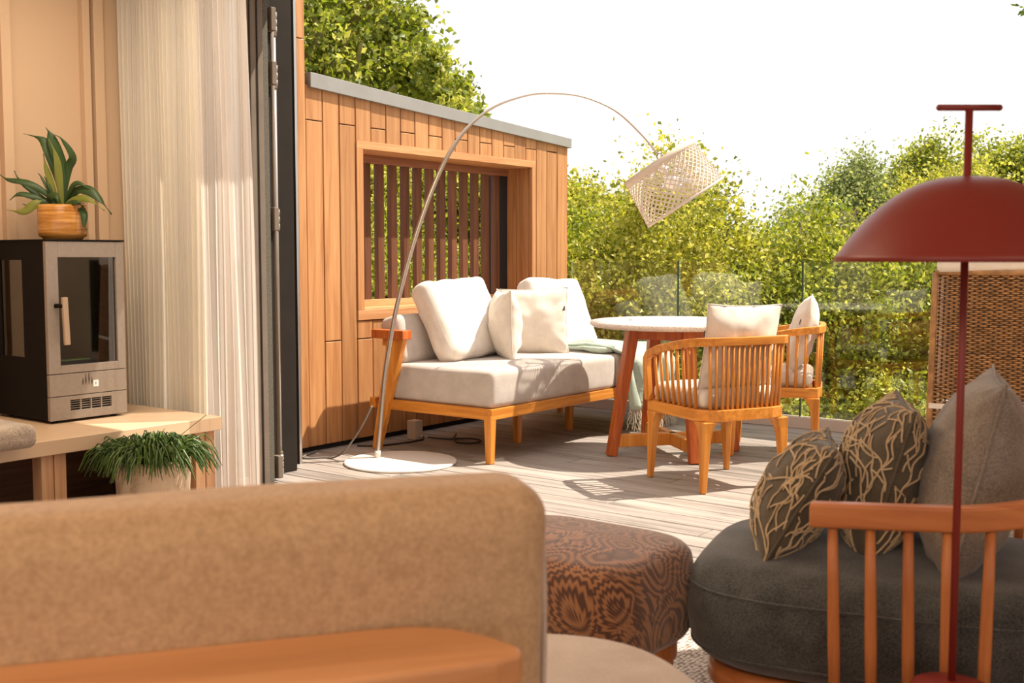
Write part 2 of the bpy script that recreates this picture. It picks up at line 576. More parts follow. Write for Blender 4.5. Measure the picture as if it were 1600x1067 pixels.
def ottomanmat():
    """feathered rings in zigzag outline, woven dark on rust"""
    m, nt, b = newmat('feather_pattern_cloth')
    v = coords(nt, (1, 1, 1), rand=False)
    nz = nd(nt, 'ShaderNodeTexNoise', Scale=5.0, Detail=2.0)
    nt.links.new(v, nz.inputs['Vector'])
    wob = nd(nt, 'ShaderNodeVectorMath', operation='MULTIPLY_ADD')
    wob.inputs[1].default_value = (0.11, 0.11, 0.11)
    nt.links.new(nz.outputs['Color'], wob.inputs[0])
    nt.links.new(v, wob.inputs[2])
    vo = nd(nt, 'ShaderNodeTexVoronoi', Scale=9.0)
    nt.links.new(wob.outputs[0], vo.inputs['Vector'])
    ps = nd(nt, 'ShaderNodeVectorMath', operation='SCALE')
    ps.inputs['Scale'].default_value = 9.0
    nt.links.new(wob.outputs[0], ps.inputs[0])
    sb = nd(nt, 'ShaderNodeVectorMath', operation='SUBTRACT')
    psn = nd(nt, 'ShaderNodeVectorMath', operation='SCALE')
    psn.inputs['Scale'].default_value = 9.0
    nt.links.new(vo.outputs['Position'], psn.inputs[0])
    nt.links.new(ps.outputs[0], sb.inputs[0])
    nt.links.new(psn.outputs[0], sb.inputs[1])
    sx = nd(nt, 'ShaderNodeSeparateXYZ')
    nt.links.new(sb.outputs[0], sx.inputs[0])
    zx = nd(nt, 'ShaderNodeMath', operation='ADD')
    nt.links.new(sx.outputs[1], zx.inputs[0])
    nt.links.new(sx.outputs[2], zx.inputs[1])
    at = nd(nt, 'ShaderNodeMath', operation='ARCTAN2')
    nt.links.new(zx.outputs[0], at.inputs[0])
    nt.links.new(sx.outputs[0], at.inputs[1])
    an = nd(nt, 'ShaderNodeMath', operation='MULTIPLY')
    an.inputs[1].default_value = 4.5
    nt.links.new(at.outputs[0], an.inputs[0])
    pp = nd(nt, 'ShaderNodeMath', operation='PINGPONG')
    pp.inputs[1].default_value = 0.5
    nt.links.new(an.outputs[0], pp.inputs[0])
    r = nd(nt, 'ShaderNodeMath', operation='MULTIPLY_ADD')
    r.inputs[1].default_value = 9.0
    nt.links.new(vo.outputs['Distance'], r.inputs[0])
    sc = nd(nt, 'ShaderNodeMath', operation='MULTIPLY')
    sc.inputs[1].default_value = 1.3
    nt.links.new(pp.outputs[0], sc.inputs[0])
    nt.links.new(sc.outputs[0], r.inputs[2])
    si = nd(nt, 'ShaderNodeMath', operation='PINGPONG')
    si.inputs[1].default_value = 0.75
    nt.links.new(r.outputs[0], si.inputs[0])
    c = ramp(nt, si.outputs[0], [(0.26, (0.085, 0.028, 0.012)), (0.40, (0.27, 0.105, 0.038)), (0.62, (0.36, 0.16, 0.062))])
    nt.links.new(c, b.inputs['Base Color'])
    b.inputs['Roughness'].default_value = 0.75
    b.inputs['Sheen Weight'].default_value = 0.5
    bump(nt, b, si.outputs[0], 0.3, 0.003)
    return m


M_OTTO = ottomanmat()


def rugmat():
    m, nt, b = newmat('knitted_rug_wool')
    v = coords(nt, (1, 1.6, 1), rand=False)
    n = nd(nt, 'ShaderNodeTexVoronoi', Scale=75.0)
    n.inputs['Randomness'].default_value = 0.45
    nt.links.new(v, n.inputs['Vector'])
    nt.links.new(ramp(nt, n.outputs['Distance'], [(0.25, (0.78, 0.72, 0.66)), (0.62, (0.22, 0.17, 0.14))]), b.inputs['Base Color'])
    b.inputs['Roughness'].default_value = 0.95
    iv = nd(nt, 'ShaderNodeMath', operation='SUBTRACT')
    iv.inputs[0].default_value = 1.0
    nt.links.new(n.outputs['Distance'], iv.inputs[1])
    bump(nt, b, iv.outputs[0], 0.8, 0.01)
    return m


def glazemat(name, cols, scale):
    m, nt, b = newmat(name)
    v = coords(nt, scale, rand=False)
    n = nd(nt, 'ShaderNodeTexNoise', Scale=1.0, Detail=5.0)
    nt.links.new(v, n.inputs['Vector'])
    nt.links.new(ramp(nt, n.outputs[0], [(0.3, cols[0]), (0.5, cols[1]), (0.7, cols[2])]), b.inputs['Base Color'])
    b.inputs['Roughness'].default_value = 0.18
    bump(nt, b, n.outputs[0], 0.3, 0.003)
    return m


M_AMBER = glazemat('amber_glaze', ((0.30, 0.115, 0.018), (0.50, 0.22, 0.045), (0.64, 0.34, 0.10)), (6, 6, 110))
M_ROUGHPOT = glazemat('rough_cream_clay', ((0.34, 0.24, 0.15), (0.60, 0.48, 0.34), (0.68, 0.57, 0.43)), (22, 22, 14))
M_ROUGHPOT.node_tree.nodes['Principled BSDF'].inputs['Roughness'].default_value = 0.7


# ------------------------------------------------------------------ shapes
def axis_coords(L, r, m=6, k=4):
    h = L / 2
    r = min(r, h * 0.98)
    c = [-h + r * (1 - math.cos(math.pi / 2 * i / k)) * 1.0 for i in range(k)]
    inner = [-(h - r) + 2 * (h - r) * i / m for i in range(m + 1)]
    return c + inner + [-x for x in reversed(c)]


def rbox(w, d, h, r, puff=(0, 0, 0), nz=0.0, nscale=6.0, seed=0.0, m=8, k=4, rz=None):
    """soft rounded box centred on the origin; rz = separate radius for the plan corners"""
    mb = MB()
    X, Y, Z = axis_coords(w, r, m, k), axis_coords(d, r, m, k), axis_coords(h, min(r, h * .49), max(2, m // 2), k)
    ax = (X, Y, Z)
    idx = {}
    half = Vector((w / 2, d / 2, h / 2))

    def vert(i, j, q):
        key = (i, j, q)
        if key in idx: return idx[key]
        p = Vector((X[i], Y[j], Z[q]))
        u = Vector((p.x / half.x, p.y / half.y, p.z / half.z))
        if rz:
            # round plan corners first: squircle
            qx = max(-(half.x - rz), min(half.x - rz, p.x))
            qy = max(-(half.y - rz), min(half.y - rz, p.y))
            dx, dy = p.x - qx, p.y - qy
            L2 = math.hypot(dx, dy)
            mx = max(abs(dx), abs(dy))
            if L2 > 1e-9:
                f = mx / L2
                p = Vector((qx + dx * f, qy + dy * f, p.z))
        rr = min(r, half.z * .98)
        # distance inward in plan, to roll the top and bottom edge over
        if rz:
            e = max(abs(u.x), abs(u.y))
            zi = half.z - rr
            edge = min(half.x - abs(X[i]), half.y - abs(Y[j]))
            if edge < rr and abs(p.z) > zi - 1e-9:
                pass
        qv = Vector([max(-(half[a] - rr), min(half[a] - rr, (X[i], Y[j], Z[q])[a])) for a in range(3)])
        dv = Vector((X[i], Y[j], Z[q])) - qv
        if dv.length > 1e-9:
            base = qv + dv.normalized() * rr
        else:
            base = qv
        if rz:
            bx, by = base.x, base.y
            qx = max(-(half.x - rz), min(half.x - rz, bx))
            qy = max(-(half.y - rz), min(half.y - rz, by))
            dx, dy = bx - qx, by - qy
            L2 = math.hypot(dx, dy)
            if L2 > 1e-9:
                f = max(abs(dx), abs(dy)) / L2
                base = Vector((qx + dx * f, qy + dy * f, base.z))
        p = base
        p.x += math.copysign(puff[0], u.x) * (1 - u.y ** 2) * (1 - u.z ** 2) if abs(u.x) > .9 else 0
        p.y += math.copysign(puff[1], u.y) * (1 - u.x ** 2) * (1 - u.z ** 2) if abs(u.y) > .9 else 0
        p.z += math.copysign(puff[2], u.z) * (1 - u.x ** 4) * (1 - u.y ** 4) * min(1, abs(u.z) * 1.0) if abs(u.z) > .5 else 0
        if nz:
            p += noise.noise_vector(p * nscale + Vector((seed, seed * 2, 3))) * nz
        mb.v.append(tuple(p))
        idx[key] = len(mb.v) - 1
        return idx[key]

    nx, ny, nz_ = len(X) - 1, len(Y) - 1, len(Z) - 1
    for q in (0, nz_):
        for i in range(nx):
            for j in range(ny):
                mb.f.append((vert(i, j, q), vert(i + 1, j, q), vert(i + 1, j + 1, q), vert(i, j + 1, q)))
    for j in (0, ny):
        for i in range(nx):
            for q in range(nz_):
                mb.f.append((vert(i, j, q), vert(i + 1, j, q), vert(i + 1, j, q + 1), vert(i, j, q + 1)))
    for i in (0, nx):
        for j in range(ny):
            for q in range(nz_):
                mb.f.append((vert(i, j, q), vert(i, j + 1, q), vert(i, j + 1, q + 1), vert(i, j, q + 1)))
    return mb


def pouf(w, d, h, r, e=4.0, puff=0.02, bulge=0.006, nz=0.003, seed=0, n=96):
    """soft block with a superelliptic plan and rolled edges, centred on the origin"""
    mb = MB()
    prof = []                                   # (inset from the edge, z)
    zc = h / 2 - r
    rings = 7
    flat = [.0, .25, .5, .7, .85, .95]
    for f in flat: prof.append((None, f, -1))
    for k in range(rings + 1):
        a = math.pi / 2 * k / rings
        prof.append((r * (1 - math.sin(a)), None, -zc - r * math.cos(a)))
    for k in (1, 2, 3, 4):
        prof.append((-bulge * math.sin(math.pi * k / 5), None, -zc + 2 * zc * k / 5))
    for k in range(rings + 1):
        a = math.pi / 2 * k / rings
        prof.append((r * (1 - math.cos(a)), None, zc + r * math.sin(a)))
    for f in reversed(flat): prof.append((None, f, 1))
    rows = []
    for inset, f, z in prof:
        if f is not None and f == 0:
            mb.v.append((0, 0, z * (h / 2 + puff))); rows.append([len(mb.v) - 1]); continue
        if f is not None:
            sx, sy = (w / 2 - r) * f, (d / 2 - r) * f
            zz = z * (h / 2 + puff * (1 - f ** 2.5))
        else:
            sx, sy, zz = w / 2 - inset, d / 2 - inset, z
        row = []
        for k in range(n):
            a = 2 * math.pi * k / n
            c, q = math.cos(a), math.sin(a)
            rad = (abs(c) ** e + abs(q) ** e) ** (-1 / e)
            p = Vector((sx * c * rad, sy * q * rad, zz))
            p += noise.noise_vector(p * 5 + Vector((seed, 0, seed))) * nz
            mb.v.append(tuple(p)); row.append(len(mb.v) - 1)
        rows.append(row)
    for a, b in zip(rows[:-1], rows[1:]):
        if len(a) == 1:
            for k in range(n): mb.f.append((a[0], b[(k + 1) % n], b[k]))
        elif len(b) == 1:
            for k in range(n): mb.f.append((a[k], a[(k + 1) % n], b[0]))
        else:
            for k in range(n): mb.f.append((a[k], a[(k + 1) % n], b[(k + 1) % n], b[k]))
    return mb


def pillow_point(u, v, side, w, h, t, pinch=0.06, seed=0.0, wr=0.008):
    """throw cushion: width along x, height along z, thickness along y"""
    x = w / 2 * u * (1 - pinch * (1 - v * v))
    z = h / 2 * v * (1 - pinch * (1 - u * u))
    a = max(0.0, 1 - abs(u) ** 2.3) ** 0.62
    b = max(0.0, 1 - abs(v) ** 2.3) ** 0.62
    y = side * t / 2 * a * b
    e = a * b
    n = noise.noise(Vector((u * 2.6 + seed, v * 2.6, side * 2 + seed))) * wr * 1.6
    rad = math.atan2(v, u)
    ew = noise.noise(Vector((math.cos(rad) * 7 + seed, math.sin(rad) * 7, seed))) * wr * (1 - e) * min(1, e * 6)
    return Vector((x, y + side * (n * e + ew * 1.5), z))


def pillow(w, h, t, n=26, **kw):
    mb = MB()
    g = [math.sin(math.pi / 2 * (-1 + 2 * i / n)) * .55 + (-1 + 2 * i / n) * .45 for i in range(n + 1)]
    for side in (1, -1):
        base = len(mb.v)
        for j in range(n + 1):
            for i in range(n + 1):
                mb.v.append(tuple(pillow_point(g[i], g[j], side, w, h, t, **kw)))
        for j in range(n):
            for i in range(n):
                a = base + j * (n + 1) + i
                q = (a, a + 1, a + n + 2, a + n + 1)
                mb.f.append(q if side < 0 else q[::-1])
    return mb


def weld(o, d=1e-4):
    bm = bmesh.new()
    bm.from_mesh(o.data)
    bmesh.ops.remove_doubles(bm, verts=bm.verts, dist=d)
    bmesh.ops.recalc_face_normals(bm, faces=bm.faces)
    bm.to_mesh(o.data)
    bm.free()
    return o


def seam(w, h, pinch, r=0.0035):
    mb = MB()
    pts = []
    for k in range(4):
        for i in range(12):
            s = -1 + 2 * i / 12
            u, v = ((s, -1), (1, s), (-s, 1), (-1, -s))[k]
            pts.append(pillow_point(u, v, 1, w, h, 0.0, pinch=pinch, wr=0))
    pts.append(pts[0])
    mb.tube(pts, r, 5, cap=False)
    return mb


def place_frame(o, origin, wdir, hdir):
    """local x -> wdir, local z -> hdir"""
    x = Vector(wdir).normalized()
    z = Vector(hdir)
    z = (z - x * z.dot(x)).normalized()
    y = z.cross(x)
    M = Matrix((x, y, z)).transposed().to_4x4()
    M.translation = Vector(origin)
    o.matrix_world = M
    return o


def throw_cushion(name, w, h, t, m, origin, wdir, hdir, label, cat='cushion', group=None, pinch=.06, seed=0.0, wr=.008, tagpos=None):
    e = empty(name, (0, 0, 0), 0, label, cat, group)
    o = pillow(w, h, t, pinch=pinch, seed=seed, wr=wr).build('cover', m, e, smooth=True)
    weld(o)
    seam(w, h, pinch).build('piping', m, e, smooth=True)
    if tagpos:
        u, v, side = tagpos
        p = pillow_point(u, v, side, w, h, t, pinch=pinch, seed=seed, wr=wr)
        mb = MB().box(p.x - .008, p.x + .008, p.y + side * .002 - .001, p.y + side * .002 + .001, p.z - .014, p.z + .014)
        mb.build('care_tag', M_INK, e)
    place_frame(e, origin, wdir, hdir)
    return e


def leaves_mesh(name, centers, size, m, seed=1, aspect=0.55, droop=0.0, jitter=0.4):
    """many small creased leaves as one mesh; centers = (n,3)"""
    rs = np.random.RandomState(seed)
    n = len(centers)
    d = rs.normal(size=(n, 3))
    d[:, 2] -= droop
    d /= np.linalg.norm(d, axis=1)[:, None]
    a = rs.normal(size=(n, 3))
    s = np.cross(d, a)
    s /= np.linalg.norm(s, axis=1)[:, None]
    nn = np.cross(d, s)
    L = (size * (1 + jitter * (rs.rand(n) - .5) * 2))[:, None]
    W = L * aspect * .5
    p0 = centers - d * L / 2
    p2 = centers + d * L / 2
    p1 = centers + s * W - nn * L * .12 - d * L * .05
    p3 = centers - s * W - nn * L * .12 - d * L * .05
    V = np.stack([p0, p1, p2, p3], 1).reshape(-1, 3)
    base = (np.arange(n) * 4)[:, None]
    T = np.concatenate([base + np.array([[0, 1, 2]]), base + np.array([[0, 2, 3]])], 1).reshape(-1, 3)
    me = bpy.data.meshes.new(name)
    me.vertices.add(len(V))
    me.vertices.foreach_set('co', V.astype(np.float32).ravel())
    me.loops.add(len(T) * 3)
    me.loops.foreach_set('vertex_index', T.astype(np.int32).ravel())
    me.polygons.add(len(T))
    me.polygons.foreach_set('loop_start', (np.arange(len(T)) * 3).astype(np.int32))
    me.polygons.foreach_set('loop_total', np.full(len(T), 3, np.int32))
    me.update(calc_edges=True)
    me.materials.append(m)
    return me


def crown_points(rx, ry, rz, n, clumps, seed, spread=.2, shell=.55):
    """leaf positions in clumps scattered over an ellipsoid, denser near its skin"""
    rs = np.random.RandomState(seed)
    d = rs.normal(size=(clumps, 3))
    d /= np.linalg.norm(d, axis=1)[:, None]
    r = shell + (1 - shell) * rs.rand(clumps) ** .6
    lob = 1 + .16 * np.sin(d[:, 0] * 5 + seed) * np.cos(d[:, 1] * 4 + seed * 2) + .10 * np.sin(d[:, 2] * 7 + seed)
    c = d * (r * lob)[:, None] * np.array([rx, ry, rz])
    k = rs.randint(0, clumps, n)
    off = rs.normal(size=(n, 3)) * spread * (0.5 + rs.rand(clumps)[k][:, None])
    return c[k] + off, c


# ------------------------------------------------------------------ THE SETTING
# ground far below the terrace
MB().box(-40, 40, 7.2, 60, -1.9, -1.75).build('ground', plain('meadow_grass', (0.16, 0.20, 0.04), 0.9, vary=0.4, scale=3), None)
tag(bpy.data.objects['ground'], kind='structure')

# deck: every board its own piece
deck = empty('deck', (0, 0, 0), kind='structure')
MB().box(-5.6, 2.6, 3.44, 6.86, -0.22, -0.035).build('deck_frame', M_DARKVOID, deck)
pitch = 0.1415
row = 0
y = 3.437
bm_cache = {}
while y < 6.73:
    cuts = [-4.72]
    x = -4.72 + (0.9, 2.1, 1.4, 2.7)[row % 4]
    while x < 2.4:
        cuts.append(x)
        x += 2.6
    cuts.append(2.5)
    for a, b in zip(cuts[:-1], cuts[1:]):
        L = round(b - a - .004, 3)
        if L not in bm_cache:
            bm_cache[L] = MB().box(-L / 2, L / 2, -.0675, .0675, -.028, 0).mesh('board', M_DECK)
        o = bpy.data.objects.new('board', bm_cache[L])
        o.location = ((a + b) / 2, y + pitch / 2, -rnd.random() * .0015)
        link(o, deck)
        bv = o.modifiers.new('bevel', 'BEVEL'); bv.width = .003; bv.segments = 2
    y += pitch
    row += 1

# indoor floor, rug, ceiling, walls, facade
fl = empty('floor', (0, 0, 0), kind='structure')
M_FLOOR = wood('floor_oak', (0.16, 0.09, 0.05), (0.24, 0.14, 0.08), (0.32, 0.2, 0.12), axis=1, rough=0.5)
fm = MB().box(-.094, .094, -1.57, 1.57, -.02, 0).mesh('floor_board', M_FLOOR)
for i in range(48):
    for j in range(2):
        o = bpy.data.objects.new('floor_board', fm)
        o.location = (-4.56 + i * .192, -1.42 + j * 3.145, 0)
        link(o, fl)
MB().box(-4.66, 4.6, -3.1, 3.43, -.22, -.021).build('floor_screed', M_DARKVOID, fl)

cl = MB().box(-4.9, 4.6, -3.1, 3.60, 2.56, 2.66).build('ceiling', M_CEIL); tag(cl, kind='structure')
wl = empty('wall_left', kind='structure')
MB().box(-4.86, -4.66, -3.1, 3.60, 0, 2.56).build('wall_face', M_WALL, wl)
for yb, wb in ((2.30 - .0, .05), (2.475, .045), (2.505, .012), (2.86, .035), (2.915, .05), (1.55, .05), (0.9, .05)):
    MB().box(-4.66, -4.66 + (  .04 if wb > .02 else .012), yb, yb + wb, .0, 2.56).build('moulding', M_WALL, wl, bevel=.003)
wr = MB().box(4.5, 4.6, -3.1, 3.9, 0, 0.9).box(4.5, 4.6, -3.1, 3.9, 2.35, 2.56).build('wall_right', M_WALL); tag(wr, kind='structure')
wb_ = MB().box(-4.66, 4.5, -3.1, -3.0, 0, 0.5).box(-4.66, 4.5, -3.1, -3.0, 2.4, 2.56).box(-4.66, -3.6, -3.1, -3.0, .5, 2.4).box(3.6, 4.5, -3.1, -3.0, .5, 2.4).build('wall_back', M_WALL); tag(wb_, kind='structure')
# facade: header over the opening and the closed part at the right
wf = MB().box(-4.66, 4.5, 3.36, 3.595, 2.46, 2.56).box(-0.70, 4.5, 3.36, 3.595, 0, 2.46).build('wall_front', M_WALL); tag(wf, kind='structure')

# --- folding door: stepped leaves stacked at the left jamb
door = empty('door_1', (0, 0, 0), kind='structure')
def leaf(x, y0, y1, m, name='door_leaf', th=.055):
    mb = MB().box(x - th, x, y0, y1, .02, 2.455)
    o = mb.build(name, m, door, bevel=.003)
    return o
def gleaf(x, y0, y1, m):
    """a folded leaf: outer stile, rails and a tall pane"""
    o = leaf(x, y1 - .105, y1, m)
    MB().box(x - .05, x - .005, y0, y1 - .105, .02, .09).box(x - .05, x - .005, y0, y1 - .105, 2.38, 2.455).box(x - .05, x - .005, y0 - .05, y0, .02, 2.455).build('leaf_rail', m, o, bevel=.003)
    MB().box(x - .032, x - .026, y0, y1 - .105, .09, 2.38).build('leaf_glass', M_GLASS, o)
    return o
la = gleaf(-4.0, 3.19, 3.375, M_GREYMET)
for yy in (3.292, 3.335):
    MB().box(-4.001, -3.995, yy, yy + .006, .02, 2.455).build('groove', M_DARKVOID, la)
leaf(-4.065, 3.42, 3.46, M_GASKET, 'gasket', .02)
leaf(-4.10, 3.39, 3.49, M_GREYMET)
leaf(-4.155, 3.50, 3.55, M_DARKVOID, 'gasket', .03)
leaf(-4.19, 3.47, 3.575, M_BLACKMET)
leaf(-4.25, 3.56, 3.66, M_BLACKMET)
MB().box(-4.62, -4.31, 3.52, 3.82, 0, 2.455).build('door_frame', M_BLACKMET, door, bevel=.004)
MB().box(-4.62, -4.44, 3.82, 3.965, 0, 2.455).build('door_frame', M_BLACKMET, door, bevel=.004)
MB().box(-4.438, -4.432, 3.945, 3.962, 0, 2.455).build('weather_strip', M_STEEL, door)
MB().box(-4.62, -4.54, 3.965, 4.06, 0, 2.455).build('door_frame', M_DARKVOID, door)
MB().box(-4.30, -0.70, 3.36, 3.43, -.01, .004).build('threshold', M_GREYMET, door)
for s in (0, 1):
    xx, yy = ((-4.135, 3.535), (-4.205, 3.605))[s]
    MB().tube([(xx + .01, yy, .05), (xx + .01, yy, 2.25)], .011, 10).build('hinge_rod', (M_GREYMET, M_STEEL)[s], door, smooth=True)
for zc in (.09, 1.285, 1.97, 2.22):
    h = MB().box(-4.155, -4.085, 3.50, 3.53, zc - .055, zc + .055).build('hinge', M_GREYMET, door, bevel=.004)
    MB().box(-4.245, -4.18, 3.585, 3.615, zc - .055, zc + .055).build('hinge_plate', M_GREYMET, h, bevel=.004)
    for k in (-1, 0, 1):
        MB().tube([(-4.145, 3.565, zc + k * .034 - .013), (-4.145, 3.565, zc + k * .034 + .013)], .016, 12).build('hinge_knuckle', M_STEEL, h, smooth=True)

# --- timber screen wall outdoors
tw = empty('wall_terrace', (0, 0, 0), kind='structure')
PX = -4.66
PW = .1283
Y0 = 4.226
def topz(y): return 2.048 + (y - 4.266) * (1.912 - 2.048) / (6.797 - 4.266)
def plank(y0, y1, z0, z1, x=PX, slope=False, parent=tw, m=M_CLAD, th=.02):
    mb = MB()
    if slope:
        za, zb = topz(y0) + .01, topz(y1) + .01
    else:
        za = zb = z1
    vs = [(x - th, y0, z0), (x, y0, z0), (x, y1, z0), (x - th, y1, z0), (x - th, y0, za), (x, y0, za), (x, y1, zb), (x - th, y1, zb)]
    c = Vector((x, (y0 + y1) / 2, (z0 + z1) / 2))
    mb.add([Vector(v) - c for v in vs], [(0, 3, 2, 1), (4, 5, 6, 7), (0, 1, 5, 4), (1, 2, 6, 5), (2, 3, 7, 6), (3, 0, 4, 7)])
    o = mb.build('plank', m, parent, bevel=.0025, seg=1, loc=c)
    return o
g = .003
for i in range(20):
    a, b = Y0 + i * PW + g, Y0 + (i + 1) * PW - g
    dx = rnd.uniform(-.0015, .0015)
    over = 3 <= i <= 16
    if over:
        if i % 2 == 0:
            plank(a, b, 1.785, 1.864, PX + dx)
            plank(a, b, 1.870, 2.0, PX + dx, True)
        else:
            plank(a, b, 1.785, 2.0, PX + dx, True)
        if i % 2 == 1:
            plank(a, b, .03, .618, PX + dx); plank(a, b, .624, .728, PX + dx)
        else:
            plank(a, b, .03, .728, PX + dx)
    else:
        if i % 2 == 0:
            plank(a, b, .03, 1.864, PX + dx); plank(a, b, 1.870, 2.0, PX + dx, True)
        else:
            plank(a, b, .03, .618, PX + dx); plank(a, b, .624, 2.0, PX + dx, True)
# dark core with the opening
XB = -4.93
core = MB()
core.box(XB, PX - .021, Y0, 4.655, .0, 2.0)
core.box(XB, PX - .021, 6.36, 6.785, .0, 1.92)
core.box(XB, PX - .021, 4.655, 6.36, .0, .785)
core.box(XB, PX - .021, 4.655, 6.36, 1.765, 1.93)
core.build('wall_core', M_DARKVOID, tw)
# end boards
for z0, z1 in ((.03, 1.2), (1.206, 1.925)):
    MB().box(-4.93, -4.80, 6.786, 6.80, z0, z1).build('plank', M_CLAD, tw)
    MB().box(-4.795, -4.664, 6.786, 6.80, z0, z1).build('plank', M_CLAD, tw)
# window trim
for a in ((4.612, 6.39, 1.738, 1.785), (4.612, 6.39, .732, .792)):
    MB().box(PX - .02, PX + .008, *a).build('trim', M_CLADT, tw, bevel=.002)
for a in ((4.612, 4.665, .792, 1.738), (6.343, 6.39, .792, 1.738)):
    MB().box(PX - .02, PX + .008, *a).build('trim', M_CLAD, tw, bevel=.002)
# reveal boards
for k in range(2):
    x0, x1 = PX - .02 - .115 * (k + 1), PX - .024 - .115 * k
    MB().box(x0, x1, 4.67, 6.345, .785, .80).build('sill_board', M_CLADT, tw, bevel=.002)
    MB().box(x0, x1, 4.67, 6.345, 1.735, 1.75).build('soffit_board', M_CLADT, tw, bevel=.002)
    MB().box(x0, x1, 6.343, 6.358, .80, 1.735).build('reveal_board', M_CLAD, tw, bevel=.002)
    MB().box(x0, x1, 4.655, 4.670, .80, 1.735).build('reveal_board', M_CLAD, tw, bevel=.002)
MB().box(-4.905, -4.865, 4.67, 6.343, .80, .842).build('louvre_rail', M_CLADT, tw, bevel=.002)
MB().box(-4.905, -4.865, 4.67, 6.343, 1.685, 1.735).build('louvre_rail', M_SLATH, tw, bevel=.002)
MB().box(-4.93, -4.875, 6.19, 6.343, .842, 1.685).build('gap_shade_strip', M_DARKVOID, tw)  # near-black box standing in for the shadow between last slat and reveal
sm = MB().box(-.018, .018, -.027, .027, -.421, .421).mesh('slat', M_SLAT)
for i in range(-1, 12):
    o = bpy.data.objects.new('slat', sm)
    o.location = (-4.885, 4.915 + .1181 * i, 1.2635)
    link(o, tw)
# sloping metal cap
cap = MB()
vs = []
for yy, zt, zb in ((4.245, 2.127, 2.045), (6.815, 1.978, 1.910)):
    vs += [(-4.96, yy, zb), (-4.635, yy, zb), (-4.635, yy, zt), (-4.96, yy, zt)]
cap.add(vs, [(0, 1, 2, 3), (7, 6, 5, 4), (0, 4, 5, 1), (1, 5, 6, 2), (2, 6, 7, 3), (3, 7, 4, 0)])
cap.build('coping', M_CAP, tw, bevel=.002)
# taller house cladding beside the door
for k, (a, b) in enumerate(((3.97, 4.095), (4.10, 4.222))):
    for z0, z1 in ((.03, 2.30), (2.306, 3.2)):
        MB().box(PX - .02, PX + .004, a, b, z0, z1).build('plank', M_CLAD, tw, bevel=.002, seg=1)
MB().box(-4.93, PX - .021, 3.9, 4.224, .0, 3.2).build('wall_core', M_DARKVOID, tw)

tr_ = MB().box(2.62, 2.78, 3.6, 7.0, 0, 2.1).build('added_reflection_wall', M_WALL); tag(tr_, kind='structure')  # unseen wall, added so the stove glass reflects something beige

# --- glass balustrade
ba = empty('glass_balustrade', (-1.0, 6.77, 0), 0, 'frameless clear glass balustrade along the edge of the timber deck', 'balustrade')
def ins(o):
    o.location = Vector(o.location) - Vector((-1.0, 6.77, 0)); return o
ins(MB().box(-4.66, 2.5, 6.735, 6.80, 0.001, .075).build('base_channel', M_CHANNEL, ba, bevel=.003))
gx = [-4.62 + 0.9025 * k + .0 for k in range(9)]
gx = [-4.607, -3.705, -2.803, -1.90, -0.998, -.095, .807, 1.71, 2.5]
for a, b in zip(gx[:-1], gx[1:]):
    p = ins(MB().box(a + .008, b - .008, 6.762, 6.774, .07, 1.08).build('glass_pane', M_GLASS, ba))
    ins(MB().box(b - .0075, b - .0005, 6.760, 6.776, .07, 1.081).build('glass_edge', M_GLASSEDGE, ba))

# ------------------------------------------------------------------ OUTDOOR SOFA
so = empty('outdoor_sofa', (-4.05, 5.5, 0), 0, 'low outdoor sofa with orange teak frame and grey seat cushions against timber wall', 'sofa')
def so_(mb, name, m, par=so, **k):
    o = mb.build(name, m, par, **k)
    if par is so: o.location = Vector(o.location) - Vector((-4.05, 5.5, 0))
    return o
so_(MB().box(-3.645, -3.60, 4.545, 6.46, .237, .296), 'front_rail', M_TEAKY, bevel=.003)
so_(MB().box(-4.50, -4.455, 4.545, 6.46, .237, .296), 'back_rail', M_TEAKY, bevel=.003)
so_(MB().box(-4.40, -3.645, 4.545, 4.585, .237, .296), 'side_rail', M_TEAKX, bevel=.003)
so_(MB().box(-4.455, -3.645, 6.42, 6.46, .237, .296), 'side_rail', M_TEAKX, bevel=.003)
for sy in range(9):
    so_(MB().box(-4.455, -3.645, 4.66 + sy * .21, 4.74 + sy * .21, .262, .284), 'seat_slat', M_TEAKX)
for (x, y_) in ((-3.625, 4.565), (-3.625, 6.44), (-3.92, 5.20), (-3.95, 5.79), (-4.47, 6.44)):
    so_(MB().bar((x, y_, 0.0), (x, y_, .262), .036, .036, .05, .05), 'leg', M_TEAK, bevel=.004)
# slanted back posts carrying a short cap, one at each end
for yy in (4.535,):
    so_(MB().bar((-4.435, yy, 0), (-4.265, yy, .66), .036, .05, .04, .12, side=(0, 1, 0)), 'back_post', M_TEAK, bevel=.004)
    so_(MB().box(-4.43, -4.185, yy - .045, yy + .03, .645, .695), 'arm_cap', M_TEAKR, bevel=.004)
so_(MB().box(-4.40, -4.36, 4.55, 6.46, .60, .64), 'back_beam', M_TEAKY, bevel=.003)
def soft(name, mb, m, loc, parent, rot=(0, 0, 0)):
    o = mb.build(name, m, parent, smooth=True)
    o.location = loc
    o.rotation_euler = rot
    return o
b0 = Vector((-4.05, 5.5, 0))
soft('seat_cushion', rbox(.77, 1.245, .205, .032, puff=(.004, .004, .010), nz=.003, seed=1, m=12), M_GREYFAB, Vector((-3.99, 5.18, .397)) - b0, so)
soft('seat_cushion', rbox(.77, .635, .205, .032, puff=(.004, .004, .010), nz=.003, seed=2, m=12), M_GREYFAB, Vector((-3.99, 6.13, .397)) - b0, so)
soft('back_cushion', rbox(.15, 1.84, .29, .045, puff=(.01, .0, .006), nz=.005, seed=3, m=12), M_GREYFAB, Vector((-4.36, 5.50, .625)) - b0, so, (0, R(-14), 0))

UP = Vector((0, 0, 1))
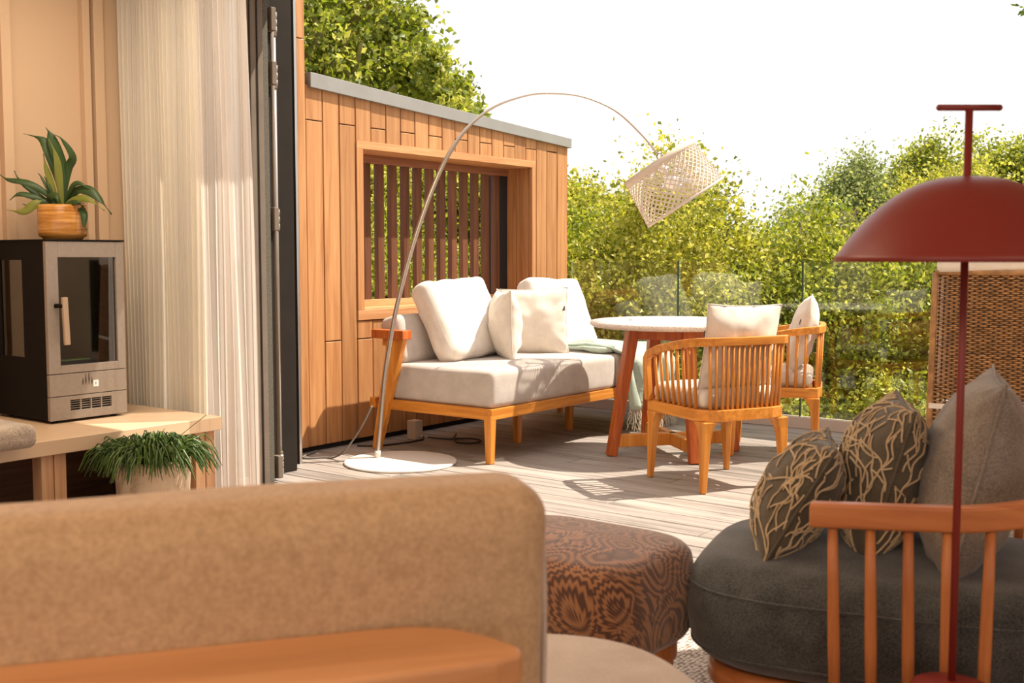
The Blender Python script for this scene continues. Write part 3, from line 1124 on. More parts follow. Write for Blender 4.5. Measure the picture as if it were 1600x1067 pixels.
# big boxy cushion at the left
ca = empty('back_pillow', (0, 0, 0), 0, 'big boxy sunlit ivory cushion leaning at the left end of the outdoor sofa', 'cushion', 'ivory cushions on the outdoor sofa')
o = rbox(.60, .155, .50, .055, puff=(.0, .03, .0), nz=.011, nscale=9, seed=5, m=14).build('cover', M_WHITEFAB, ca, smooth=True)
place_frame(ca, (-4.215, 5.04, .735), Vector((-.06, 1, 0.04)), Vector((-.50, -.10, 1)))
throw_cushion('scatter_cushion', .42, .42, .19, M_CREAM, (-4.02, 5.205, .70), Vector((-.72, .62, .0)), Vector((-.08, .03, 1)),
              'small cream cushion seen edge-on between the boxy cushion and square cushion', group='ivory cushions on the outdoor sofa', seed=2, wr=.014)
throw_cushion('scatter_cushion.001', .43, .43, .15, M_CREAM, (-4.08, 5.585, .70), Vector((.80, .50, .03)), Vector((-.12, .18, 1)),
              'square greige cushion standing upright in front of the far ivory cushion', group='ivory cushions on the outdoor sofa', seed=4, wr=.012, tagpos=(.93, .35, -1))
cdm = empty('back_pillow.001', (0, 0, 0), 0, 'large ivory cushion leaning at the far right end of the outdoor sofa', 'cushion', 'ivory cushions on the outdoor sofa')
rbox(.56, .14, .50, .05, puff=(.0, .03, .0), nz=.010, nscale=8, seed=9, m=14).build('cover', M_WHITEFAB, cdm, smooth=True)
place_frame(cdm, (-4.21, 6.03, .725), Vector((.06, 1, -.03)), Vector((-.45, -.16, 1)))

# sage throw over the right end, with fringe
th = empty('throw_blanket', (-3.9, 6.1, .5), 0, 'sage green throw with cream fringe draped over the right end of the sofa', 'blanket')
tb = Vector((-3.9, 6.1, .5))
NU, NV = 26, 44
mb = MB()
mb2 = MB()
y0t, y1t = 5.84, 6.40
def thp(i, j):
    u = i / NU
    s = j / NV * 1.16          # metres along the cloth from the back
    x_back = -4.38
    top = .80
    fold = .010 * math.sin(u * 19 + s * 4) + .008 * math.sin(u * 41 - s * 7)
    yy = y0t + (y1t - y0t) * u
    if s < top - .02:
        p = Vector((x_back + s, yy + .05 * math.sin(s * 5) * (1 - u), .520 + fold + .012 * math.exp(-u * 4)))
        bl = max(0, (s - (top - .08)) / .06)
        p.z -= .012 * bl
    else:
        d = s - (top - .02)
        r = .05
        if d < r * 1.57:
            a = d / r
            p = Vector((x_back + top - .02 + r * math.sin(a), yy, .508 + fold * (1 - a / 1.6) - r * (1 - math.cos(a))))
        else:
            dd = d - r * 1.57
            p = Vector((x_back + top - .02 + r + .01 + fold * 1.6 + dd * .06, yy + dd * .10, .458 - dd))
    return p
for j in range(NV + 1):
    for i in range(NU + 1):
        mb.v.append(tuple(thp(i, j) - tb))
for j in range(NV):
    for i in range(NU):
        a = j * (NU + 1) + i
        mb.f.append((a, a + 1, a + NU + 2, a + NU + 1))
o = mb.build('cloth', M_SAGE, th, smooth=True)
q = o.modifiers.new('th', 'SOLIDIFY'); q.thickness = .008; q.offset = 1
for i in range(120):
    u = i / 119 * NU
    p = thp(u, NV) - tb
    pts = [p]
    L = rnd.uniform(.10, .15)
    for k in range(1, 6):
        pts.append(p + Vector((.012 * math.sin(k + i), .012 * math.sin(i * 1.7 + k * .8), -L * k / 5)))
    mb2.tube(pts, .0022, 4)
tag(mb2.build('fringe', M_FRINGE, th), kind='stuff')
# folded edge roll at the near side
mb = MB()
for dy, zz, rr in ((0, .525, .020), (.03, .540, .024)):
    mb.tube([(-4.36 + k * .07 - tb.x, 5.835 + dy + .012 * math.sin(k * 1.3) - tb.y, zz + .004 * math.sin(k * 2) - tb.z) for k in range(11)], [rr * (.7 + .3 * math.sin(k * .9 + dy * 20)) for k in range(11)], 10)
mb.build('folded_edge', M_SAGE, th, smooth=True)

# ------------------------------------------------------------------ TABLE
tx, ty = -3.03, 5.47
ta = empty('round_table', (tx, ty, 0), 0, 'round garden table with speckled pale stone top on slanted red teak legs', 'table')
MB().lathe([(0, .712), (.42, .712), (.448, .716), (.464, .728), (.466, .738), (.460, .747), (.448, .75), (0, .75)], n=72).build('tabletop', M_STONE, ta, smooth=False)
setshade(ta.children[0])
feet = [(-3.241, 5.168), (-2.754, 5.226), (-2.766, 5.735), (-3.352, 5.735)]
for fx, fy in feet:
    d = Vector((fx - tx, fy - ty, 0))
    side = Vector((0, 0, 1)).cross(d.normalized())
    MB().bar(d, d * .66 + Vector((0, 0, .714)), .058, .05, .072, .06, side=side).build('leg', M_TEAKR, ta, bevel=.005)
for k, (a, b) in enumerate(((0, 2), (1, 3))):
    A = Vector((feet[a][0] - tx, feet[a][1] - ty, .085)); B = Vector((feet[b][0] - tx, feet[b][1] - ty, .085))
    MB().bar(A * 1 , B, .045, .07).build('crossbar', M_TEAK, ta, bevel=.004)
    A2 = Vector((A.x * .68, A.y * .68, .68)); B2 = Vector((B.x * .68, B.y * .68, .68))
    MB().bar(A2, B2, .045, .065).build('apron', M_TEAKR, ta, bevel=.004)
for a, b in ((0, 1), (1, 2), (2, 3), (3, 0)):
    A = Vector(((feet[a][0] - tx) * .68, (feet[a][1] - ty) * .68, .682)); B = Vector(((feet[b][0] - tx) * .68, (feet[b][1] - ty) * .68, .682))
    MB().bar(A, B, .03, .062).build('apron', M_TEAKR, ta, bevel=.003)

# ------------------------------------------------------------------ SPINDLE CHAIRS
def rail_path():
    """U-shaped top rail from front left to front right"""
    pts = []
    side = [(.205, .252, .628), (.14, .253, .652), (.02, .256, .676), (-.10, .257, .697), (-.185, .250, .708), (-.225, .232, .711), (-.243, .20, .712), (-.252, .10, .712), (-.255, 0, .712)]
    pts = side + [(x, -y, z) for x, y, z in reversed(side[:-1])]
    return pts
def make_chair(label):
    t = empty('spindle_armchair', (0, 0, 0), 0, label, 'chair', 'spindle armchairs at the garden table')
    # seat frame: rounded ring
    outer = [(.245, .245), (.245, -.245), (-.17, -.25), (-.235, -.215), (-.255, -.14), (-.255, .14), (-.235, .215), (-.17, .25)]
    inner = [(x * .86, y * .86) for x, y in outer]
    mb = MB()
    n = len(outer)
    vs = [(x, y, z) for z in (.337, .392) for (x, y) in outer] + [(x, y, z) for z in (.337, .392) for (x, y) in inner]
    fs = []
    for i in range(n):
        j = (i + 1) % n
        fs += [(i, j, n + j, n + i), (2 * n + i, 3 * n + i, 3 * n + j, 2 * n + j), (n + i, n + j, 3 * n + j, 3 * n + i), (i, 2 * n + i, 2 * n + j, j)]
    mb.add(vs, fs)
    mb.build('seat_frame', M_TEAKX, t, bevel=.004)
    for k in range(5):
        MB().box(-.2 + k * .09, -.15 + k * .09, -.215, .215, .35, .37).build('seat_slat', M_TEAKY, t)
    for sx, sy in ((1, 1), (1, -1), (-1, 1), (-1, -1)):
        a = (sx * .225, sy * .235, 0); b = (sx * .218, sy * .222, .34)
        secs = [(0, .026, 0), (.14, .036, 0), (.24, .043, 0), (.285, .050, .003), (.315, .064, .008), (.337, .088, .018)]
        m2 = MB()
        for z_, w_, off in secs:
            cx_, cy_ = sx * (.225 - .007 * z_ / .34 - off), sy * (.235 - .013 * z_ / .34 - off)
            for i_, j_ in ((-1, -1), (1, -1), (1, 1), (-1, 1)):
                m2.v.append((cx_ + i_ * w_ / 2, cy_ + j_ * w_ / 2, z_))
        for q_ in range(len(secs) - 1):
            for k_ in range(4):
                m2.f.append((q_ * 4 + k_, q_ * 4 + (k_ + 1) % 4, q_ * 4 + 4 + (k_ + 1) % 4, q_ * 4 + 4 + k_))
        m2.f += [(3, 2, 1, 0), tuple(len(secs) * 4 - 4 + k_ for k_ in range(4))]
        m2.build('leg', M_TEAK, t, bevel=.005)
    P = [Vector(p) for p in rail_path()]
    mb = MB()
    for i, p in enumerate(P):
        d = (P[min(i + 1, len(P) - 1)] - P[max(i - 1, 0)]); d.z = 0; d.normalize()
        s_ = Vector((-d.y, d.x, 0))
        for a, b in ((-1, -1), (1, -1), (1, 1), (-1, 1)):
            mb.v.append(tuple(p + s_ * a * .016 + Vector((0, 0, b * .020))))
    for i in range(len(P) - 1):
        for k in range(4):
            mb.f.append((i * 4 + k, i * 4 + (k + 1) % 4, i * 4 + 4 + (k + 1) % 4, i * 4 + 4 + k))
    mb.f.append((0, 1, 2, 3)); mb.f.append(tuple((len(P) - 1) * 4 + k for k in (3, 2, 1, 0)))
    mb.build('top_rail', M_TEAKY, t, bevel=.004)
    for sy in (1, -1):
        ap = [(.20, sy * .252, .63), (.222, sy * .252, .622), (.238, sy * .252, .60), (.242, sy * .251, .56), (.236, sy * .249, .48), (.228, sy * .246, .392)]
        mb = MB()
        for i, p_ in enumerate(ap):
            q_ = Vector(ap[min(i + 1, len(ap) - 1)]) - Vector(ap[max(i - 1, 0)])
            q_.y = 0
            q_.normalize()
            nn_ = Vector((-q_.z, 0, q_.x))
            for a_s, b_s in ((-1, -1), (1, -1), (1, 1), (-1, 1)):
                mb.v.append(tuple(Vector(p_) + nn_ * a_s * .019 + Vector((0, b_s * .015, 0))))
        for i in range(len(ap) - 1):
            for k in range(4):
                mb.f.append((i * 4 + k, i * 4 + (k + 1) % 4, i * 4 + 4 + (k + 1) % 4, i * 4 + 4 + k))
        mb.f += [(0, 1, 2, 3), tuple((len(ap) - 1) * 4 + k for k in (3, 2, 1, 0))]
        mb.build('arm_post', M_TEAK, t, bevel=.004)
    # spindles
    sp = []
    for k in range(8):
        f = k / 7
        x = .165 - f * .335
        zt = .645 + (f ** .8) * .05
        sp.append(((x * .95, .236, .39), (x, .256, zt)))
        sp.append(((x * .95, -.236, .39), (x, -.256, zt)))
    for k in range(15):
        y_ = -.21 + k * .03
        xb = -.240 if abs(y_) < .15 else -.240 + (abs(y_) - .15) * .28
        xt = -.253 if abs(y_) < .15 else -.253 + (abs(y_) - .15) * .35
        sp.append(((xb, y_ * .95, .39), (xt, y_, .70)))
    for a, b in sp:
        MB().tube([a, b], [.0085, .0075], 8).build('spindle', M_TEAK, t, smooth=True)
    sc_ = rbox(.44, .45, .085, .035, puff=(0, 0, .012), nz=.004, m=8).build('seat_cushion', M_CREAM, t, smooth=True)
    sc_.location = (.015, 0, .437)
    return t
ch = make_chair('near spindle armchair with slatted back turned to the room beside the table')
ch2 = copy_tree(ch)
ch.location = (-2.46, 4.89, 0); ch.rotation_euler.z = R(153)
ch2.location = (-2.585, 5.875, 0); ch2.rotation_euler.z = R(201)
ch2['label'] = 'far spindle armchair in side view next to the glass balustrade'
def local(c, v):
    return Matrix.Translation(c.location) @ Matrix.Rotation(c.rotation_euler.z, 4, 'Z') @ Vector(v)
def ldir(c, v):
    return Matrix.Rotation(c.rotation_euler.z, 3, 'Z') @ Vector(v)
throw_cushion('chair_cushion', .43, .42, .14, M_CREAM, local(ch, (-.165, -.01, .675)), ldir(ch, (0, 1, .02)), ldir(ch, (-.16, 0, 1)),
              'cream square cushion propped in the near spindle armchair', group='cushions on the spindle armchairs', pinch=.05, seed=11, wr=.012, tagpos=(.9, .3, -1))
throw_cushion('chair_cushion.001', .42, .42, .15, M_CREAM, local(ch2, (-.145, .01, .685)), ldir(ch2, (0, 1, 0)), ldir(ch2, (-.22, 0, 1)),
              'cream cushion seen edge-on in the far spindle armchair', group='cushions on the spindle armchairs', pinch=.05, seed=13, wr=.012, tagpos=(.9, .3, -1))

# ------------------------------------------------------------------ ARC FLOOR LAMP
al = empty('arc_floor_lamp', (-4.03, 4.30, 0), 0, 'tall white arc floor lamp on a round base with woven drum shade over the table', 'lamp')
A0 = Vector((-4.195, 4.293, 0)); AD = Vector((-3.2 + 4.195, 5.6 - 4.293, 0)).normalized()
lb = Vector((-4.03, 4.30, 0))
MB().lathe([(0, .0), (.298, .0), (.302, .004), (.302, .010), (.298, .013), (0, .013)], n=72).build('base', M_WHITEMET, al)
arc = [(0.0, 0.012), (.024, .274), (.047, .484), (.083, .694), (.12, .867), (.185, 1.11), (.257, 1.326), (.322, 1.493), (.401, 1.657), (.509, 1.809), (.653, 1.924), (.836, 1.994), (.985, 2.014), (1.173, 2.003), (1.365, 1.935), (1.522, 1.811), (1.633, 1.694)]
def catmull(P, n=6):
    P = [Vector(p) for p in P]
    out = []
    for i in range(len(P) - 1):
        p0 = P[max(i - 1, 0)]; p1 = P[i]; p2 = P[i + 1]; p3 = P[min(i + 2, len(P) - 1)]
        for k in range(n):
            t = k / n
            out.append(.5 * ((2 * p1) + (p2 - p0) * t + (2 * p0 - 5 * p1 + 4 * p2 - p3) * t * t + (3 * p1 - p0 - 3 * p2 + p3) * t ** 3))
    out.append(P[-1])
    return out
ap = [A0 + AD * s + Vector((0, 0, z)) - lb for s, z in arc]
sm_ = catmull(ap, 6)
rad = [.0125 if i < 45 else .0125 - (.0065) * min(1, (i - 45) / 20) for i in range(len(sm_))]
MB().tube(sm_, rad, 12).build('pole', M_POLE, al, smooth=True)
MB().tube([A0 - lb + Vector((0, 0, .012)), A0 - lb + Vector((0, 0, .05))], .017, 16).build('socket', M_WHITEMET, al, smooth=True)
# shade, tilted drum with diagonal strips
sT = A0 + AD * 1.643 + Vector((0, 0, 1.66)) - lb
sB = A0 + AD * 1.796 + Vector((0, 0, 1.414)) - lb
NH = Vector((-AD.y, AD.x, 0))
sT += NH * .026
sB -= NH * .026
shd = empty('lamp_shade', sT, parent=al)
zax = (sB - sT).normalized(); HS = (sB - sT).length
yax = zax.cross(AD).normalized(); xax = yax.cross(zax).normalized()
Ms = Matrix((xax, yax, zax)).transposed().to_4x4()
def spt(a, s, dr=0):
    r = .226 + .026 * s + dr
    return Ms @ Vector((r * math.cos(a), r * math.sin(a), s * HS))
def snr(a):
    return Ms @ Vector((math.cos(a), math.sin(a), 0))
mb = MB()
NS = 40
for dr in (0, 1):
    for k in range(NS):
        a0 = 2 * math.pi * k / NS
        pts = []; nr = []
        for i in range(15):
            s = .10 + .86 * i / 14
            a = a0 + (1 if dr else -1) * s * 1.35
            pts.append(spt(a, s, .0015 * (1 if dr else -1))); nr.append(snr(a))
        mb.ribbon(pts, nr, .0065, .002)
tag(mb.build('lattice', M_STRIP, shd), kind='stuff')
for nm, s0, s1 in (('top_band', 0, .13), ('bottom_band', .95, 1.0)):
    mb = MB(); n = 64
    for s in (s0, s1):
        for dr in (-.003, .003):
            for k in range(n):
                mb.v.append(tuple(spt(2 * math.pi * k / n, s, dr)))
    for k in range(n):
        j = (k + 1) % n
        mb.f += [(k, j, 2 * n + j, 2 * n + k), (n + k, 3 * n + k, 3 * n + j, n + j), (k, n + k, n + j, j), (2 * n + k, 2 * n + j, 3 * n + j, 3 * n + k)]
    mb.build(nm, M_STRIP, shd, smooth=True)
# spider, hook and bulb
mb = MB()
for k in range(3):
    a = 2 * math.pi * k / 3
    mb.tube([Ms @ Vector((0, 0, .02)), spt(a, .07)], .003, 6)
mb.build('spider', M_GREYMET, shd)
MB().tube([Ms @ Vector((0, 0, .0)), Ms @ Vector((0, 0, .10))], .02, 14).build('bulb_holder', M_WHITEMET, shd, smooth=True)
bl = MB().lathe([(0.001, -.045), (.02, -.04), (.035, -.02), (.04, 0), (.035, .02), (.02, .035), (0.001, .042)], n=20).build('bulb', plain('frosted_bulb', (.85, .8, .72), .3), shd, smooth=True)
bl.location = Ms @ Vector((0, 0, .145))
tip = ap[-1]
MB().tube([tip + Vector((.0, 0, 0)) + AD * (.018 * math.sin(t_) + .012) + Vector((0, 0, .018 * math.cos(t_) - .012)) for t_ in [i * math.pi * 2 / 16 for i in range(17)]], .0035, 6, cap=False).build('hook', M_GREYMET, al, smooth=True)
MB().tube([tip + AD * .02 + Vector((0, 0, -.02)), sT], .003, 6).build('hanger', M_GREYMET, al)

# lamp cable and adaptor
cb = MB().tube(catmull([(-4.20, 4.26, .30), (-4.23, 4.20, .18), (-4.30, 4.15, .06), (-4.40, 4.16, .008), (-4.45, 4.14, .006), (-4.52, 4.06, .006), (-4.57, 4.10, .006), (-4.60, 4.17, .006), (-4.62, 4.24, .012)], 6), .005, 6).build('lamp_cable', M_CABLE, None, smooth=True)
tag(cb, 'grey power cable looping over the deck from the arc lamp to the timber wall', 'cable')
adp = empty('power_adaptor', (-4.50, 4.93, 0), 0, 'cream box-shaped power adaptor standing under the outdoor sofa', 'adaptor')
o = MB().box(-.035, .035, -.035, .035, 0, .115).build('housing', M_PLASTIC, adp, bevel=.005)
MB().tube([(.036, .0, .025), (.06, .01, .02)], .008, 8).build('plug', M_PLASTIC, adp, smooth=True)
cb = MB().tube(catmull([(-4.44, 4.94, .02), (-4.42, 4.90, .006), (-4.44, 4.72, .006), (-4.50, 4.58, .006), (-4.58, 4.52, .006)], 6), .005, 6).build('black_cable', M_BLK, None, smooth=True)
tag(cb, 'short black cable on the deck running left from the power adaptor', 'cable')
cb = MB().tube(catmull([(-4.43, 4.97, .012), (-4.32, 5.02, .006), (-4.22, 5.12, .006), (-4.12, 5.10, .006), (-4.10, 5.0, .006), (-4.18, 4.96, .006), (-4.30, 5.06, .007), (-4.40, 5.2, .006)], 6), .005, 6).build('coiled_cable', M_BLK, None, smooth=True)
tag(cb, 'black cable coiled in a loop on the deck under the outdoor sofa', 'cable')

# ------------------------------------------------------------------ WICKER CHAIR on the deck
wo = vf(1.775 + .41 * .934, 4.62 - .41 * .358)
wk = empty('wicker_armchair', wo, YAW - R(21), 'high-backed brown wicker chair with cream pads seen from behind', 'chair')
M_WICK = plain('wicker_cane', (0.36, 0.185, 0.07), 0.5, vary=0.35, scale=25)
M_WICKD = plain('wicker_core', (0.055, 0.028, 0.014), 0.8)
def weave(w, h, z0, yoff, bow=0.03, lean=0.05, flare=0.0, sp=.0085, st=.019):
    """woven cane panel in the x-z plane, bowed towards -y"""
    m_ = MB(); m2 = MB()
    def pt(x, z, o=0):
        f = (z - z0) / h
        ww = 1 + flare * (1 - f)
        return Vector((x * ww, yoff - bow * (1 - (2 * x / w) ** 2) - lean * (1 - f) + o, z))
    nst = int(w / st)
    for k in range(nst + 1):
        x = -w / 2 + k * w / nst
        m2.tube([pt(x, z0 + h * i / 6) for i in range(7)], .004, 5)
    nsp = int(h / sp)
    for k in range(nsp):
        z = z0 + sp * (k + .5)
        ph = math.pi if k % 2 else 0
        am = .0042 * (1 + .3 * math.sin(k * 1.7))
        n = nst * 3
        pts = []
        rr = []
        for i in range(n + 1):
            x = -w / 2 + w * i / n
            pts.append(pt(x, z + .0022 * noise.noise(Vector((x * 9, k * .7, 0))), am * math.cos(math.pi * i / 3 + ph)))
        m_.tube(pts, (.0043, .0040, .0044, .0036, .0042, .0044, .0028)[k % 7], 4, cap=False)
    return m_, m2, pt
a_, b_, wpt = weave(.82, .98, .06, -.02, flare=.035)
tag(a_.build('woven_back', M_WICK, wk, smooth=True), kind='stuff')
tag(b_.build('cane_stakes', M_WICKD, wk, smooth=True), kind='stuff')
for sx in (-1, 1):
    MB().tube([wpt(sx * .41, .04 + i * .1) for i in range(11)], .013, 8).build('side_cane', M_WICK, wk, smooth=True)
MB().tube([wpt(-.41 + .082 * i, 1.04) for i in range(11)], .013, 8).build('top_cane', M_WICK, wk, smooth=True)
for sx in (-1, 1):
    a_, b_, _p = weave(.62, .52, .06, 0, bow=.02, lean=0)
    for mbx, nm, mt in ((a_, 'woven_side', M_WICK), (b_, 'side_stakes', M_WICKD)):
        o = tag(mbx.build(nm, mt, wk, smooth=True), kind='stuff')
        o.rotation_euler = (0, 0, R(-90) * sx)
        o.location = (sx * .41, .30, 0)
MB().box(-.40, .40, .0, .62, .22, .30).build('seat_frame', M_WICKD, wk)
for sx in (-1, 1):
    for yy in (-.02, .60):
        MB().tube([(sx * .39, yy, 0), (sx * .39, yy, .1)], .018, 10).build('leg', M_WICKD, wk, smooth=True)
o = rbox(.76, .60, .14, .05, puff=(0, 0, .015), nz=.004).build('seat_pad', M_CREAM, wk, smooth=True); o.location = (0, .34, .375)
o = rbox(.80, .15, .62, .055, puff=(0, .02, 0), nz=.004).build('back_pad', M_WHITEFAB, wk, smooth=True); o.location = (0, .09, .82)
MB().box(-.405, .405, -.052, .08, 1.040, 1.115).build('top_pad', M_WHITEFAB, wk, bevel=.02, seg=3)
mb = MB()
mb.ribbon([wpt(-.415 + .083 * i, .485, -.012) for i in range(11)], [Vector((0, -1, 0))] * 11, .022, .003)
mb.build('strap', M_WHITEFAB, wk)

# ------------------------------------------------------------------ FOREGROUND ARMCHAIR (grey seat, cherry spindles)
E1 = (RT2 * .925 + FW2 * -.38).normalized()
E2 = (RT2 * .38 + FW2 * .925).normalized()
OA = vf(.61, 2.22)
ac = empty('lounge_armchair', OA + E1 * .2 + E2 * .37, math.atan2(E1.y, E1.x), 'wide lounge armchair with charcoal seat and open cherry wood spindle rail', 'chair')
# local: x along E1 (towards its back), y along E2 ; origin offset (.2,.37)
def al_(x, y, z=0): return Vector((x - .2, y - .37, z))
seat = pouf(.88, .66, .25, .085, e=3.8, puff=.02, seed=3).build('seat_cushion', M_CHAR, ac, smooth=True)
seat.location = al_(.13, .385, .298)
def ring(z, sx, sy, rz, r=.0028, off=0.0):
    pts = []
    n = 72
    for i in range(n + 1):
        a = 2 * math.pi * i / n
        c, s = math.cos(a), math.sin(a)
        q = (abs(c) ** 3.8 + abs(s) ** 3.8) ** (-1 / 3.8)
        pts.append((sx * c * q, sy * s * q, z))
    return MB().tube(pts, r, 5, cap=False)
for z in (.062, -.078):
    o = ring(z, .438 if z > 0 else .4315, .328 if z > 0 else .3215, .17).build('stitched_seam', M_CHAR, seat, smooth=True)
rb = pouf(.82, .60, .06, .022, e=3.8, puff=0, bulge=0, nz=0).build('seat_base', M_OAKRED, ac, smooth=True); rb.location = al_(.145, .385, .145)
for (x, y_) in ((-.16, .16), (-.16, .60), (.46, .14), (.46, .62)):
    MB().tube([al_(x, y_, 0), al_(x * .94 + .01, y_ * .94 + .02, .15)], [.016, .026], 12).build('leg', M_OAKSP, ac, smooth=True)
rp = []
def rpz(t): return .578 + .015 * min(1, max(0, t) / .3) + .055 * max(0, min(1, (t - .3) / .5))
plan = [(0, 0), (.10, 0), (.20, 0), (.30, .002), (.40, .016), (.49, .055), (.555, .115), (.60, .20), (.615, .30), (.62, .37)]
plan = plan + [(x, .74 - y) for x, y in reversed(plan[:-1])]
P = []
for i, (x, y_) in enumerate(plan):
    k = min(i, len(plan) - 1 - i)
    P.append(al_(x, y_, (.578, .583, .588, .594, .610, .632, .655, .672, .680, .682)[k]))
P = catmull(P, 3)
mb = MB()
for i, p in enumerate(P):
    d = (P[min(i + 1, len(P) - 1)] - P[max(i - 1, 0)]); d.z = 0; d.normalize()
    s_ = Vector((-d.y, d.x, 0))
    for a, b in ((-1, -1), (1, -1), (1, 1), (-1, 1)):
        mb.v.append(tuple(p + s_ * a * .018 + Vector((0, 0, b * .0255))))
for i in range(len(P) - 1):
    for k in range(4):
        mb.f.append((i * 4 + k, i * 4 + (k + 1) % 4, i * 4 + 4 + (k + 1) % 4, i * 4 + 4 + k))
mb.f.append((0, 1, 2, 3)); mb.f.append(tuple((len(P) - 1) * 4 + k for k in (3, 2, 1, 0)))
mb.build('top_rail', M_OAKRED, ac, bevel=.007, seg=3)
spx = [(.045, 0), (.118, 0), (.190, 0), (.262, 0), (.340, .004), (.425, .022), (.51, .07), (.575, .15), (.605, .24)]
sps = spx + [(.62, .37)] + [(x, .74 - y) for x, y in spx]
for i, (x, y_) in enumerate(sps):
    k = min(range(len(plan)), key=lambda q: (plan[q][0] - x) ** 2 + (plan[q][1] - y_) ** 2)
    zt = (.578, .583, .588, .594, .610, .632, .655, .672, .680, .682)[min(k, len(plan) - 1 - k)]
    cx, cy = .2, .37
    a = al_(x, y_, zt - .02)
    b = al_(x * .985 + (.012 if x < .3 else 0), cy + (y_ - cy) * .97, .15)
    MB().tube([a, a.lerp(b, .3), a.lerp(b, .6), b], [.0095, .0115, .0125, .011], 10).build('spindle', M_OAKSP, ac, smooth=True)
MB().box(al_(.02, 0).x, al_(.62, 0).x, al_(0, .0).y, al_(0, .03).y, .135, .165).box(al_(.02, 0).x, al_(.62, 0).x, al_(0, .71).y, al_(0, .74).y, .135, .165).box(al_(.59, 0).x, al_(.62, 0).x, al_(0, .0).y, al_(0, .74).y, .135, .165).build('base_rail', M_OAKRED, ac, bevel=.004)

# coral-embroidered cushions
def branches(seed, n=11):
    rr = random.Random(seed)
    lines = []
    def grow(u, v, a, L, depth):
        pts = [(u, v)]
        steps = max(3, int(L / .07))
        for k in range(steps):
            a += rr.uniform(-.22, .22)
            u += math.cos(a) * .07; v += math.sin(a) * .07
            if abs(u) > .97 or abs(v) > .97: break
            pts.append((u, v))
            if depth < 2 and k and k % 2 == 0 and rr.random() < .85:
                s = 1 if (k // 2) % 2 else -1
                grow(u, v, a + s * rr.uniform(.45, .75), L * rr.uniform(.35, .55), depth + 1)
        if len(pts) > 1: lines.append(pts)
    for k in range(n):
        m = 6
        gi, gj = k % m, (k // m) % m
        a = rr.uniform(.45, 1.35) + (math.pi if rr.random() < .12 else 0)
        grow(-.98 + 1.9 * (gi + rr.random() * .7) / m, -.98 + 1.9 * (gj + rr.random() * .7) / m, a, rr.uniform(.45, .8), 0)
    return lines
def coral(name, w, h, t, origin, wdir, hdir, label, seed):
    e = throw_cushion(name, w, h, t, M_OLIVE, origin, wdir, hdir, label, group='coral patterned cushions', pinch=.05, seed=seed, wr=.008)
    for side in (1, -1):
        mb = MB()
        for ln in branches(seed * 7 + side, 34):
            pts = []
            for u, v in ln:
                u, v = math.sin(math.pi / 2 * u), math.sin(math.pi / 2 * v)
                p = pillow_point(u, v, side, w, h, t, pinch=.05, seed=seed, wr=.008)
                p.y += side * .003
                pts.append(p)
            if len(pts) > 2: mb.tube(catmull(pts, 2), .0027, 4)
            elif len(pts) > 1: mb.tube(pts, .0024, 4)
        tag(mb.build('coral_embroidery', M_CORD, e, smooth=True, ), kind='stuff')
    return e
def aw(x, y, z): return OA + E1 * x + E2 * y + Vector((0, 0, z))
def lean(dx, dz): return E1 * dx + Vector((0, 0, dz))
coral('coral_cushion', .35, .31, .17, vf(.675, 2.575, .542), (RT2 * .225 + FW2 * .974), lean(.58, 1), 'smaller olive cushion with coral branch embroidery at the left of the charcoal seat', 3)
coral('coral_cushion.001', .43, .37, .21, vf(.883, 2.60, .585), (RT2 * .24 + FW2 * .97), lean(.28, 1), 'larger olive coral-embroidered cushion in the middle of the charcoal seat', 5)
throw_cushion('plain_cushion', .47, .46, .23, M_TAUPE, vf(1.045, 2.47, .615), (RT2 * .35 + FW2 * .937), lean(.22, 1), 'large plain taupe linen cushion at the back of the charcoal armchair', seed=8, pinch=.07, wr=.012)

# ------------------------------------------------------------------ RED DOME LAMP
dl = vf(.812, 1.98)
rl = empty('dome_floor_lamp', dl, YAW, 'dark red dome floor lamp with T-shaped handle in front of the charcoal armchair', 'lamp')
RD = .229
prof = []
for i in range(33):
    q_ = 1 - i / 32
    prof.append((RD * q_, .152 * (1 - q_ ** 2.4)))
inn = [(max(0, r - .003), max(0, z - .003)) for r, z in prof]
o = MB().lathe([(r, z + 1.093) for r, z in prof], n=96).build('dome_shade', M_RED, rl, smooth=True)
q = o.modifiers.new('s', 'SOLIDIFY'); q.thickness = .003; q.offset = -1
MB().tube([(0, 0, .30), (0, 0, 1.363)], .0068, 16).build('pole', M_RED, rl, smooth=True)
MB().tube([(-.054 + .0, 0, 1.366), (.054, 0, 1.366)], .0058, 14).build('handle', M_RED, rl, smooth=True)
for sx in (-1, 1):
    MB().lathe([(.0, -.0058), (.003, -.005), (.0058, 0), (.003, .005), (0, .0058)], c=(sx * .054, 0, 1.366), n=12).build('handle_end', M_RED, rl, smooth=True)
MB().lathe([(0, 0), (.13, 0), (.132, .006), (.128, .014), (.078, .02), (.074, .03), (.074, .300), (.068, .312), (.02, .322), (0, .323)], n=64).build('base', M_RED, rl, smooth=True)
MB().lathe([(0, 1.10), (.03, 1.105), (.035, 1.13), (.03, 1.16), (0, 1.165)], n=24).build('bulb', plain('opal_bulb', (.8, .75, .68), .3), rl, smooth=True)

